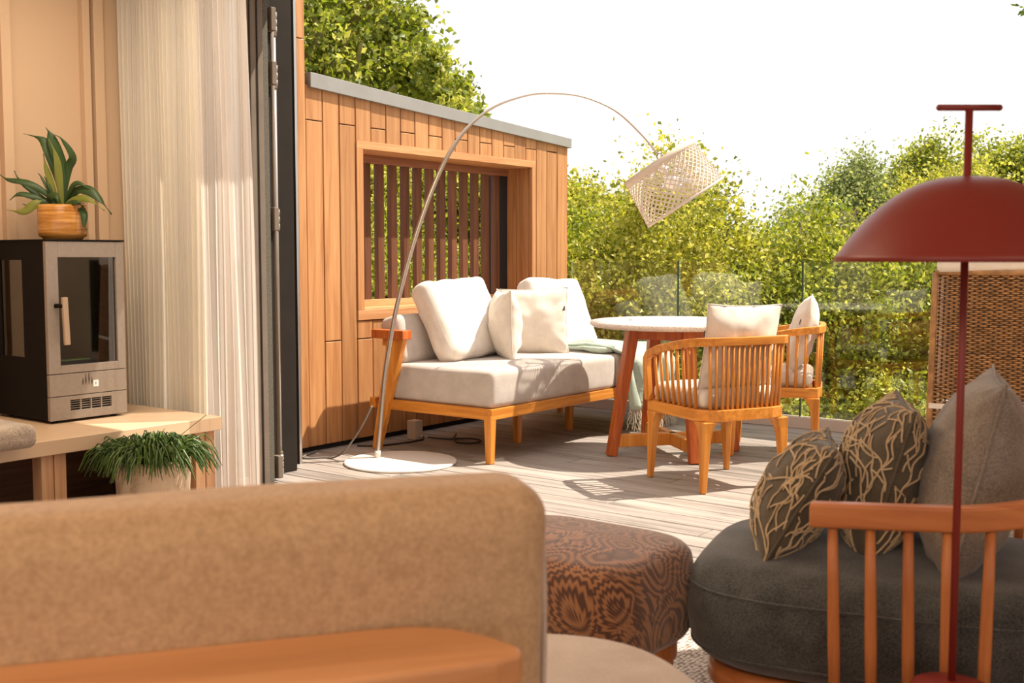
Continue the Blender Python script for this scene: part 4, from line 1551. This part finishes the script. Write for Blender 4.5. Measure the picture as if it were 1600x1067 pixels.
# ------------------------------------------------------------------ OTTOMAN
ot = empty('patterned_pouf', (-1.435, 2.125, 0), 0, 'low square pouf in rust and dark feather-patterned fabric beside the charcoal armchair', 'pouf')
o = pouf(.485, .425, .245, .05, e=5.0, puff=.015, seed=6).build('cushion', M_OTTO, ot, smooth=True)
o.location = (0, 0, .320)
rb = pouf(.43, .37, .07, .02, e=5, puff=0, bulge=0, nz=0).build('frame', M_OAKRED, ot, smooth=True); rb.location = (0, 0, .182)
for sx in (-1, 1):
    for sy in (-1, 1):
        MB().bar((sx * .17, sy * .14, 0), (sx * .165, sy * .135, .15), .03, .03, .045, .045).build('leg', M_OAKSP, ot, bevel=.005)
tag(MB().box(-3.1, .9, .35, 3.15, .001, .013).build('knitted_rug', rugmat(), None, bevel=.004), 'chunky knitted cream and grey rug showing between pouf and armchair', 'rug')

# ------------------------------------------------------------------ FOREGROUND SOFA (back to the viewer)
ax_ = Vector((.955, .296)); 
SD = (RT2 * .955 + FW2 * .296).normalized()
SN = (RT2 * -.296 + FW2 * .955).normalized()
fs_o = vf(-.5, 1.10)
fs = empty('beige_sofa', fs_o, math.atan2(SD.y, SD.x), 'beige tweed sofa with oak back board in the foreground, seen from behind', 'sofa')
# local x along the back to the right, local y away from the viewer; origin at the frame's left edge
bc = rbox(1.20, .13, .365, .045, puff=(0, .012, .004), nz=.006, nscale=5, seed=4, m=18, k=5).build('back_cushion', M_TWEED, fs, smooth=True)
bc.location = (-.028, .055, .652)
bc.rotation_euler = (R(3), R(-.6), 0)
mb = MB()
pts = [(.592, -.036, -.18), (.597, -.036, -.10), (.597, -.036, .05), (.592, -.034, .13), (.580, -.034, .158), (.55, -.034, .172)]
mb.tube(catmull(pts, 4), .0035, 6)
mb.build('piping', M_SEATB, bc, smooth=True)
bp = [(-.9, -.02), (.36, -.022), (.40, -.026), (.44, -.045), (.475, -.085), (.495, -.125), (.49, -.145), (.46, -.155), (.30, -.165), (-.9, -.20)]
bo = MB().prism(bp, .660, .694).build('back_board', M_BOARD, fs, bevel=.006, seg=3)
for x in (-.75, .38):
    MB().bar((x, -.06, 0), (x, -.07, .662), .05, .045).build('back_post', M_BOARD, fs, bevel=.004)
sc = pouf(1.60, .74, .17, .045, e=3.2, puff=.008, nz=.001).build('seat_cushion', M_SEATB, fs, smooth=True)
sc.location = (.135, .30, .367)
sb = pouf(1.46, .62, .07, .03, e=3.2, puff=0, bulge=0, nz=0).build('seat_base', M_BOARD, fs, smooth=True); sb.location = (.135, .30, .24)
for x in (-.45, .45):
    for yy in (.1, .56):
        MB().bar((x, yy, 0), (x, yy, .21), .035, .035, .05, .05).build('leg', M_BOARD, fs, bevel=.004)

# ------------------------------------------------------------------ BENCH, STOVE
be = empty('low_bench', (-4.25, 1.5, 0), 0, 'long low lacquered bench along the wall under the black stove', 'bench')
bo_ = Vector((-4.25, 1.5, 0))
def be_(mb, n, m, **k):
    o = mb.build(n, m, be, **k); o.location = -bo_ + Vector(o.location); return o
be_(MB().box(-4.612, -3.845, -.4, 2.985, .362, .42), 'bench_top', M_BENCH, bevel=.003)
for yy in (2.86, 2.17, 0.9):
    be_(MB().box(-3.93, -3.865, yy, yy + .048, 0.012, .361), 'leg', M_BENCHLEG, bevel=.002)
    be_(MB().box(-3.93, -3.865, yy + .052, yy + .10, 0.012, .361), 'leg', M_BENCHLEG, bevel=.002)
be_(MB().box(-4.60, -4.57, -.3, 2.95, 0.012, .36), 'back_panel', M_DARKWOOD)
be_(MB().box(-4.56, -4.0, 2.915, 2.95, 0.012, .36), 'end_panel', M_DARKWOOD)
pad = empty('bench_pad', (-4.2, 1.65, .42), 0, 'heather beige seat pad lying on the bench left of the stove', 'cushion')
o = rbox(.72, .86, .085, .03, puff=(0, 0, .008), nz=.003, m=10).build('pad_cover', M_BENCHPAD, pad, smooth=True); o.location = (.13, 0, .0445)
o.rotation_euler.z = 0

st = empty('wood_stove', (-4.40, 2.58, .42), 0, 'tall black and grey stove with large glass door standing on the bench', 'stove')
# local coords: front face at x=+.19 ; y from -.178 to .185
FX, YA, YB, XBk = .195, -.172, .183, -.225
z0, z1 = .012, .752
side = MB()
side.box(XBk, FX - .02, YB - .02, YB, z0, z1)              # right side wall
side.box(XBk, XBk + .02, YA + .02, YB - .02, z0, z1)       # back
side.box(XBk, FX - .02, YA + .02, YB - .02, z1 - .02, z1 - .004)    # top plate
side.box(XBk, FX - .02, YA + .02, YB - .02, z0, z0 + .22)       # lower box
side.build('body', M_STOVED, st)
# left side with its window
lw = MB()
wx0, wx1, wz0, wz1 = -.172, .008, .265, .672
lw.box(XBk, wx0, YA, YA + .02, z0, z1).box(wx1, FX - .02, YA, YA + .02, z0, z1).box(wx0, wx1, YA, YA + .02, z0, wz0).box(wx0, wx1, YA, YA + .02, wz1, z1)
lw.build('side_panel', M_STOVED, st)
MB().box(wx0, wx1, YA + .006, YA + .010, wz0, wz1).build('side_glass', M_STOVEGLASS, st)
MB().box(XBk - .004, FX + .004, YA - .004, YB + .004, z1 - .003, z1 + .004).build('top_plate', M_STOVED, st, bevel=.002)
# front: door frame, two lower panels
gy0, gy1, gz0, gz1 = YA + .052, YB - .038, .238, .683
df = MB().box(FX - .02, FX, YA, gy0, .205, z1 - .004).box(FX - .02, FX, gy1, YB, .205, z1 - .004).box(FX - .02, FX, gy0, gy1, .205, gz0).box(FX - .02, FX, gy0, gy1, gz1, z1 - .004)
dr_ = df.build('door', M_STOVE, st, bevel=.0015)
MB().box(FX - .016, FX - .011, gy0, gy1, gz0, gz1).build('door_glass', M_STOVEGLASS, dr_)
MB().bar((FX + .035, YA + .062, .325), (FX + .035, YA + .055, .520), .016, .024).build('handle', plain('handle_wood', (.42, .30, .2), .5), dr_, bevel=.003)
MB().tube([(FX, YA + .035, .485), (FX + .034, YA + .05, .485)], .009, 10).build('handle_pin', M_STOVED, dr_, smooth=True)
MB().box(FX - .02, FX, YA, YB, .112, .202).build('middle_panel', M_STOVE, st, bevel=.0015)
lp = MB()
vy0, vy1, vz0, vz1 = YA + .09, YB - .075, .048, .092
lp.box(FX - .02, FX, YA, vy0, z0, .109).box(FX - .02, FX, vy1, YB, z0, .109).box(FX - .02, FX, vy0, vy1, z0, vz0).box(FX - .02, FX, vy0, vy1, vz1, .109)
low = lp.build('lower_panel', M_STOVE, st, bevel=.001)
MB().box(FX - .018, FX - .014, vy0, vy1, vz0, vz1).build('vent_back', M_VENT, low)
wv = (vy1 - vy0) / 4
for k in range(1, 4):
    MB().box(FX - .012, FX - .001, vy0 + wv * k - .0025, vy0 + wv * k + .0025, vz0, vz1).build('vent_bar', M_STOVE, low)
for k in range(4):
    MB().box(FX - .012, FX - .004, vy0, vy1, vz0 + .008 + k * .0095, vz0 + .010 + k * .0095).build('vent_slat', M_STOVE, low)
for (a, b) in ((.15, -.13), (.15, .14), (-.18, -.13), (-.18, .14)):
    MB().tube([(a, b, .0), (a, b, .014)], .014, 12).build('foot', M_STOVED, st)
# emblem of three flames and a small square sticker with a grey print
fy = -.008
for k, (dy, hh) in enumerate(((-.022, .030), (-.009, .050), (.006, .058), (.019, .032))):
    mb = MB()
    zb = .150
    mb.prism([(dy, zb + .0), (dy + .004, zb + hh * .35), (dy + .001, zb + hh), (dy - .003, zb + hh * .4)], 0, .0012)
    m_ = Matrix(((0, 0, 1, FX), (1, 0, 0, fy + .006), (0, 1, 0, 0), (0, 0, 0, 1)))
    mb.v = [tuple(m_ @ Vector(v)) for v in mb.v]
    mb.build('flame_emblem', M_INK, st)
stk = MB().box(FX, FX + .001, fy + .032, fy + .056, .139, .166).build('sticker', M_TAG, st)
MB().box(FX + .001, FX + .0015, fy + .040, fy + .046, .147, .159).build('sticker_print', plain('blue_grey_print', (.3, .34, .42), .7), stk)
# firebox lining, logs
MB().box(XBk + .02, FX - .03, YA + .03, YB - .03, .232, .24).build('firebox_floor', M_STOVEIN, st)
lg = ((-.02, -.03, .27, 60), (.05, .02, .275, 15), (.02, .06, .30, -35), (-.05, -.05, .30, 110), (.10, -.06, .262, 80), (.09, -.02, .30, 20))
for (x, y_, z, a) in lg:
    d = Vector((math.cos(R(a)), math.sin(R(a)), .12))
    c = Vector((x, y_, z))
    pts = [c - d * .075, c - d * .03 + Vector((0, 0, .006)), c + d * .03, c + d * .08]
    MB().tube(pts, [.016, .019, .017, .012], 7).build('log', M_LOG, st)

# ------------------------------------------------------------------ FERN on the stove
pz = .42 + .757
pc = Vector((-4.38, 2.59, pz))
pf = empty('potted_fern', pc, 0, 'staghorn fern in an amber glazed pot on top of the stove', 'plant')
MB().lathe([(0, 0), (.078, 0), (.082, .008), (.096, .016), (.099, .03), (.099, .142), (.095, .148), (.088, .142), (.088, .12), (0, .12)], n=56).build('pot', M_AMBER, pf, smooth=True)
MB().lathe([(0, .135), (.05, .136), (.086, .125)], n=24).build('soil', M_SOIL, pf, smooth=True)
def strap(pts, w, m, parent, name='leaf', cup=.25):
    P = catmull(pts, 5)
    mb = MB()
    n = len(P)
    for i, p in enumerate(P):
        t = i / (n - 1)
        d = (P[min(i + 1, n - 1)] - P[max(i - 1, 0)]).normalized()
        s_ = d.cross(Vector((.86, -.42, .3))).normalized()
        up = s_.cross(d).normalized()
        k = (math.sin(min(1, t * 1.15 + .05) * math.pi) ** .8 * (.45 + .65 * t)) * w * 1.0
        k = max(k, .0018)
        wave = .12 * w * math.sin(t * 14)
        mb.v += [tuple(p - s_ * k + up * (cup * k + wave)), tuple(p), tuple(p + s_ * k + up * (cup * k - wave))]
    for i in range(n - 1):
        a = i * 3
        mb.f += [(a, a + 1, a + 4, a + 3), (a + 1, a + 2, a + 5, a + 4)]
    o = mb.build(name, m, parent, smooth=True)
    q = o.modifiers.new('s', 'SOLIDIFY'); q.thickness = .0015
    return o
# screen-right at the plant is roughly +y-ish, described as (side, toward viewer, up)
sr = RT2.copy(); tv = -FW2
def pl(s, t, z): return sr * s + tv * t + Vector((0, 0, z))
b_ = pl(0, 0, .135)
fl_ = [
    ([(0, 0, .13), (.0, .01, .25), (-.03, .02, .36), (-.07, .02, .42), (-.14, .03, .445)], .040, L_FERN),
    ([(.005, 0, .13), (.01, .0, .26), (-.01, .02, .37), (-.03, .03, .44), (-.045, .03, .47)], .036, L_FERN),
    ([(.01, 0, .13), (.015, .0, .22), (.03, .0, .30), (.055, .01, .35), (.02, .03, .42), (-.01, .03, .44)], .024, L_FERN),
    ([(-.01, 0, .13), (-.03, .02, .22), (-.05, .03, .30), (-.06, .03, .36)], .018, L_FERNY),
    ([(.01, .01, .13), (.0, .02, .24), (-.005, .03, .34), (-.03, .04, .42)], .022, L_FERNY),
    ([(-.01, 0, .13), (-.05, .03, .19), (-.12, .05, .235), (-.20, .06, .25), (-.235, .06, .275)], .020, L_FERN),
    ([(-.02, .01, .13), (-.08, .04, .17), (-.15, .06, .19), (-.19, .07, .165)], .018, L_FERN),
    ([(-.02, .02, .13), (-.08, .06, .15), (-.13, .08, .115), (-.20, .08, .125)], .026, L_FERNY),
    ([(-.02, -.02, .13), (-.09, .0, .18), (-.16, .02, .24), (-.19, .02, .29)], .016, L_FERN),
    ([(.01, .0, .13), (.07, .03, .20), (.13, .05, .205), (.19, .06, .16), (.235, .07, .105)], .030, L_FERN),
    ([(.01, .01, .13), (.06, .04, .22), (.10, .05, .235), (.14, .05, .21)], .015, L_FERN),
    ([(.01, .02, .13), (.07, .05, .165), (.14, .07, .165), (.21, .08, .12)], .022, L_FERNY),
    ([(.02, .0, .13), (.07, .02, .15), (.11, .05, .11), (.115, .06, .06), (.125, .06, .04)], .020, L_FERN),
    ([(0, .03, .13), (-.03, .06, .17), (.01, .08, .18), (.03, .09, .14)], .022, L_FERN),
    ([(-.01, .0, .13), (-.04, .03, .20), (-.07, .03, .26), (-.085, .03, .28)], .008, L_FERN),
    ([(-.005, .0, .13), (-.03, .03, .20), (-.05, .03, .25), (-.06, .03, .265)], .008, L_FERN),
    ([(0, .02, .13), (-.06, .05, .16), (-.11, .06, .14), (-.14, .06, .15)], .016, L_FERN),
    ([(0, .02, .13), (.05, .05, .15), (.09, .07, .155), (.12, .07, .15)], .016, L_FERN),
]
for pts, w, m in fl_:
    strap([pl(*p) for p in pts], w, m, pf)

# ------------------------------------------------------------------ second plant, in a rough pot in front of the bench
p2 = empty('potted_mistletoe_cactus', (-3.645, 2.50, .012), 0, 'rough cream pot of trailing grassy green plant in front of the bench', 'plant')
MB().lathe([(0, 0), (.11, 0), (.125, .01), (.142, .30), (.146, .318), (.138, .322), (.130, .30), (0, .29)], n=56).build('pot', M_ROUGHPOT, p2, smooth=True)
MB().lathe([(0, .31), (.08, .31), (.13, .295)], n=24).build('soil', M_SOIL, p2, smooth=True)
mb = MB()
for i in range(620):
    a = rnd.uniform(0, 2 * math.pi); r0 = .125 * math.sqrt(rnd.random())
    L = rnd.uniform(.07, .15)
    p = Vector((r0 * math.cos(a), r0 * math.sin(a), .31))
    a2 = a + rnd.uniform(-.7, .7)
    out = r0 / .125
    pts = [p]
    h = .05 + rnd.random() * .045
    for k in range(1, 6):
        t = k / 5
        rr_ = L * t * (.35 + .75 * out)
        z = h * math.sin(t * 2.2) * 1.25 - .09 * t * t * out * (1 + rnd.random() * .3)
        pts.append(p + Vector((rr_ * math.cos(a2), rr_ * math.sin(a2), z)))
    mb.tube(pts, [.0034, .0038, .0034, .003, .0025, .0012], 4)
for sgn in ((.07, .20, .16), (-.09, .12, .10)):
    mb.tube(catmull([(0, 0, .31), (sgn[0] * .4, sgn[1] * .4, .38), (sgn[0], sgn[1], .31 + sgn[2])], 4), .0015, 4)
tag(mb.build('grassy_stems', L_BLADE, p2), kind='stuff')

# ------------------------------------------------------------------ CURTAINS
def curtain(x0, x1, y, z0, z1, folds, amp, m, name, label, seed=0, skew=0.0):
    mb = MB()
    n = folds * 10
    nz_ = 18
    for j in range(nz_ + 1):
        f = j / nz_
        z = z0 + (z1 - z0) * f
        for i in range(n + 1):
            u = i / n
            ph = folds * 2 * math.pi * u + .5 * math.sin(u * 9 + seed)
            a = amp * (.75 + .35 * math.sin(u * 23 + seed)) * (.8 + .2 * (1 - f))
            x = x0 + (x1 - x0) * u + skew * (1 - f) * u + .006 * math.sin(ph * 2)
            mb.v.append((x, y + a * math.sin(ph) + .006 * math.sin(f * 5 + u * 12), z))
    for j in range(nz_):
        for i in range(n):
            a = j * (n + 1) + i
            mb.f.append((a, a + 1, a + n + 2, a + n + 1))
    o = mb.build(name, m, None, smooth=True)
    tag(o, label, 'curtain')
    return o
curtain(-4.635, -4.03, 3.05, .02, 2.53, 20, .014, M_CURTAIN, 'sheer_curtain', 'cream sheer curtain with fine pleats hanging behind the stove and bench')
curtain(-4.045, -3.70, 3.04, .02, 2.53, 8, .012, M_CURTAIN2, 'gathered_curtain', 'gathered blush white curtain edge hanging beside the black folding door', 2, skew=.05)

# ------------------------------------------------------------------ TREES AND HEDGE
def bush(name, c, rad, m, label, n=14000, clumps=260, seed=1, size=.07, aspect=.6, shell=.6, spread=None, trunk=True, group=None, cat='bush', ground=-1.75, mesh=None, dn=0.0):
    c = Vector(c)
    e = empty(name, (c.x, c.y, ground), rnd.uniform(0, 6.28) if mesh else 0, label, cat, group)
    h = c.z - ground
    if mesh is None:
        sp_ = spread or .11 * min(rad)
        pts, cc = crown_points(*rad, n, clumps, seed, sp_, shell)
        pts = pts + np.array([0, 0, h])
        me = leaves_mesh('foliage', pts, size, m, seed + 50, aspect)
        tmb = MB()
        rr = random.Random(seed)
        base = Vector((0, 0, 0)); fork = Vector((0, 0, max(.3, h - rad[2] * .7)))
        tr = max(rad) * .05 + .02
        tmb.tube([base, fork * .5 + Vector((.05, .03, 0)), fork], [tr, tr * .85, tr * .7], 8)
        bmb = MB()
        for k in range(min(26, clumps)):
            q = Vector(cc[rr.randrange(len(cc))]) * .92 + Vector((0, 0, h))
            mid = fork.lerp(q, .5) + Vector((rr.uniform(-.12, .12), rr.uniform(-.12, .12), .1)) * max(rad)
            bmb.tube([fork, fork.lerp(mid, .6), mid, q], [tr * .5, tr * .35, tr * .22, tr * .08], 5)
        mesh = (me, tmb.mesh('trunk', M_BARK, True), bmb.mesh('branches', M_BARK, True))
    for nm, mm in zip(('foliage', 'trunk', 'branches'), mesh):
        o = bpy.data.objects.new(nm, mm); link(o, e)
        if nm != 'trunk': o['kind'] = 'stuff'
    return e, mesh

def top(lat_px, ytop, d, rpx, zr=None):
    """crown seen with its top at ytop: centre and radii in metres"""
    k = d / FPX
    z_top = H + (403 - ytop) * k
    return (lat_px - 800) * k, z_top, rpx * k

# low hedge row just beyond the balustrade, three crown meshes reused
HG = 'low hedge bushes beyond the balustrade'
low = []
specs = [(-1.05, 9.3), (.42, 9.7), (1.35, 9.2), (2.5, 9.3), (3.7, 9.4), (4.9, 9.6), (6.1, 9.6), (-2.3, 9.6)]
lowlab = ['hedge bush glimpsed through the left slats of the timber wall', 'hedge bush directly right of the timber wall end', 'hedge bush behind the round table and the arc lamp shade',
          'hedge bush behind the far spindle armchair', 'hedge bush seen left of the wicker chair behind the glass', 'hedge bush hidden mostly behind the wicker chair',
          'hedge bush at the far right beyond the wicker chair', 'hedge bush beyond the timber wall nearest the house']
meshes = []
for i, (la_, d_) in enumerate(specs):
    c = vf(la_, d_ + .15 * (i % 2), .18 + .12 * (i % 3))
    mt = (L_HEDGE, L_HEDGE, L_LIME)[i % 3]
    if i < 3:
        e, ms = bush('hedge_bush', c, (1.0, 1.0, 1.35), mt, lowlab[i], n=60000, clumps=420, seed=11 + i, size=.042, shell=.62, spread=.10, group=HG)
        meshes.append(ms)
    else:
        bush('hedge_bush', c, None, mt, lowlab[i], group=HG, mesh=meshes[i % 3])
# very low, bright shrubs close under the glass
LG = 'bright low shrubs under the balustrade'
spec2 = [(1.1, 8.6), (2.0, 8.4), (2.9, 8.3), (3.7, 8.3)]
lab2 = ['bright low shrub behind the sofa throw and table legs', 'bright low shrub under the glass behind the near spindle armchair', 'bright yellow-green low shrub right of the far spindle armchair', 'bright low shrub at the foot of the wicker chair behind glass']
ms = None
for i, (la_, d_) in enumerate(spec2):
    c = vf(la_, d_, -.45)
    if ms is None:
        e, ms = bush('low_shrub', c, (.62, .62, .62), L_LIME, lab2[i], n=26000, clumps=240, seed=31, size=.042, shell=.6, spread=.075, group=LG)
    else:
        bush('low_shrub', c, None, L_LIME, lab2[i], group=LG, mesh=ms)

# taller bushes that make the outline against the sky
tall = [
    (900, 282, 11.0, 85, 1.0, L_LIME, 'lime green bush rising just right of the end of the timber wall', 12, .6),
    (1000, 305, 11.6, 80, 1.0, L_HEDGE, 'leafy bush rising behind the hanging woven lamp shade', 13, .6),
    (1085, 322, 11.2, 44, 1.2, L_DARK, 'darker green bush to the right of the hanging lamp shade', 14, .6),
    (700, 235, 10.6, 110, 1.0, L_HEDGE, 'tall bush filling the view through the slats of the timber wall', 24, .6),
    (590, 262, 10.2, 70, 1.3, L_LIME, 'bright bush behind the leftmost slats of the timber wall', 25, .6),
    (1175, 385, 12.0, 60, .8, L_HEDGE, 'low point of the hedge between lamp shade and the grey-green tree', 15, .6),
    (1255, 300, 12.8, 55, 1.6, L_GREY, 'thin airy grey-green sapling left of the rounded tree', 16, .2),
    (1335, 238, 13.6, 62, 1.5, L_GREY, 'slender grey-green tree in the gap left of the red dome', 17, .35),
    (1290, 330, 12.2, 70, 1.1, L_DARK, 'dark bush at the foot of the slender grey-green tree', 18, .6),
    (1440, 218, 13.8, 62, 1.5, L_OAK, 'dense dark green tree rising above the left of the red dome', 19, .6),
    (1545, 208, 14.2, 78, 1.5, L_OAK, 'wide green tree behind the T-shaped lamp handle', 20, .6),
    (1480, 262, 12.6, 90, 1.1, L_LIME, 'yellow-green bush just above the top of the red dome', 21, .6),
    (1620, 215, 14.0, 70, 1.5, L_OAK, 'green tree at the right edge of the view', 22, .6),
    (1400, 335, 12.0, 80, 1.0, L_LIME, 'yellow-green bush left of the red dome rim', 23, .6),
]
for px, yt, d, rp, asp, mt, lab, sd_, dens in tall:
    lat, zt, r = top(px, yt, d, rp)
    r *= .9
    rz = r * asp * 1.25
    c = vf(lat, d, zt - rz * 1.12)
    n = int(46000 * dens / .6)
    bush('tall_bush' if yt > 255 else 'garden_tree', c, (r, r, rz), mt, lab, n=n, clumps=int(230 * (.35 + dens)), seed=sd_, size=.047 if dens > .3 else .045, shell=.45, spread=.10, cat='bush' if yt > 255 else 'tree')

# oak over the timber wall
def oak():
    c = vf(-3.0, 13.6, 3.9)
    e = empty('oak_tree', (c.x, c.y, -1.75), 0, 'big oak tree with gnarled branches rising above the timber wall', 'tree')
    h = 5.5
    pts, cc = crown_points(2.0, 2.0, 2.0, 52000, 620, 77, .15, .35)
    # spur of branches to the right, low
    rs = np.random.RandomState(5)
    pts = pts + np.array([0, 0, h])
    lim = pts[:, 2] > 3.6
    pts = pts[lim]
    extra = []
    lr = np.array([RT2.x, RT2.y, 0.0])
    for k in range(44):
        f = rs.rand()
        base = lr * (1.55 + .95 * f) + np.array([0, 0, h + .1 - 1.35 * f + rs.normal() * .2]) + np.array([-FW2.x, -FW2.y, 0]) * rs.normal() * .5
        extra.append(base + rs.normal(size=(330, 3)) * .105)
    pts = np.concatenate([pts] + extra)
    me = leaves_mesh('foliage', pts, .085, L_OAK, 5, .62)
    o = bpy.data.objects.new('foliage', me); link(o, e); o['kind'] = 'stuff'
    MB().tube([(0, 0, 0), (.05, .05, 1.8), (0, 0, 3.6)], [.26, .2, .17], 10).build('trunk', M_BARKY, e, smooth=True)
    rr = random.Random(3)
    for k in range(16):
        a = 2 * math.pi * k / 16
        q = Vector((math.cos(a) * 1.7, math.sin(a) * 1.7, h + rr.uniform(-.9, 1.5)))
        p0 = Vector((0, 0, 3.4 + rr.random() * .3))
        P = [p0]
        for i in range(1, 6):
            P.append(p0.lerp(q, i / 5) + Vector((rr.uniform(-.15, .15), rr.uniform(-.15, .15), rr.uniform(-.1, .15))))
        MB().tube(catmull(P, 3), [.10 * (1 - i / 16.5) + .012 for i in range(16)], 7).build('branch', M_BARKY, e, smooth=True)
        for w_ in range(3):
            s = P[2 + w_]
            t_ = s + Vector((rr.uniform(-.6, .6), rr.uniform(-.6, .6), rr.uniform(.1, .7)))
            MB().tube([s, s.lerp(t_, .5) + Vector((.06, -.05, .04)), t_], [.04, .025, .01], 6).build('twig', M_BARKY, e, smooth=True)
    # low bent limb at the right
    L_ = [Vector((0, 0, 3.5)), RT2 * .6 + Vector((0, 0, 3.75)), RT2 * 1.15 + Vector((0, 0, 4.15)), RT2 * 1.35 + Vector((0, 0, 4.45)), RT2 * 1.7 + Vector((0, 0, 4.75))]
    MB().tube(catmull([p - FW2 * 1.2 * i / 4 for i, p in enumerate(L_)], 4), [.12 - .0062 * i for i in range(17)], 8).build('branch', M_BARKY, e, smooth=True)
oak()

# overhanging twigs at the top right, from a tree standing outside the view
e = empty('overhanging_tree', vf(5.0, 8.0, -1.75), 0, 'leafy twig hanging into the sky at the top right corner', 'tree')
o0 = vf(5.0, 8.0, -1.75)
q0 = vf(3.62, 7.85, 2.98) - o0
MB().tube([(0, 0, 0), (0, .1, 2.5), (.05, 0, 5.4)], [.15, .12, .08], 8).build('trunk', M_BARK, e, smooth=True)
pa = [Vector((.02, .05, 4.6)), Vector((.02, .05, 4.6)).lerp(q0, .5) + Vector((0, 0, .42)), q0 + Vector((.05, .02, .24)), q0, q0 + Vector((-.02, 0, -.1))]
MB().tube(catmull(pa, 4), [.035 - .0019 * i for i in range(17)], 6).build('branch', M_BARK, e, smooth=True)
rs = np.random.RandomState(9)
cl_ = [q0 + Vector((.0, 0, .25)) + RT2 * .02, q0 + RT2 * .08 + Vector((0, 0, .2)), q0 + RT2 * -.04 + Vector((0, 0, .02)), q0 + RT2 * .06 + Vector((0, 0, -.02)), q0 + RT2 * .0 + Vector((0, 0, -.13)), q0 + RT2 * .2 + Vector((0, 0, .3)), q0 + RT2 * .35 + Vector((0, 0, .4))]
pts = np.concatenate([np.array(c) + rs.normal(size=(22, 3)) * .05 for c in cl_])
me = leaves_mesh('foliage', pts, .055, L_DARK, 9, .6)
o = bpy.data.objects.new('foliage', me); link(o, e); o['kind'] = 'stuff'

# weathered stump and rail among the bushes
lt = vf(2.42, 10.15, 0)
e = empty('tree_stump', (lt.x, lt.y, -1.75), 0, 'weathered grey tree stump with a bare limb among the bushes left of the dome', 'stump')
MB().tube([(0, 0, 0), (.03, 0, 1.6), (0, 0, 2.6), (-.02, 0, 2.93), (.03, .02, 3.02)], [.16, .12, .09, .085, .05], 9).build('stump', plain('grey_stump', (.10, .08, .065), .9, vary=.5, scale=20), e, smooth=True)
MB().tube([Vector((0, 0, 2.92)), RT2 * .25 + Vector((0, 0, 2.90)), RT2 * .62 + Vector((0, 0, 2.86))], [.03, .024, .012], 7).build('limb', plain('bare_limb', (.42, .33, .24), .8, vary=.2), e, smooth=True)
mb = MB()
for k in range(60):
    b0_ = RT2 * rnd.uniform(.35, .75) + Vector((0, 0, 2.75)) + FW2 * rnd.uniform(.1, .5)
    mb.tube([b0_, b0_ + Vector((rnd.uniform(-.2, .2), rnd.uniform(-.1, .1), .25)), b0_ + Vector((rnd.uniform(-.3, .3), rnd.uniform(-.1, .1), .55))], [.007, .005, .002], 4)
tag(mb.build('dry_twigs', plain('dry_twig', (.42, .32, .2), .9), e), kind='stuff')
bpy.context.view_layer.update()
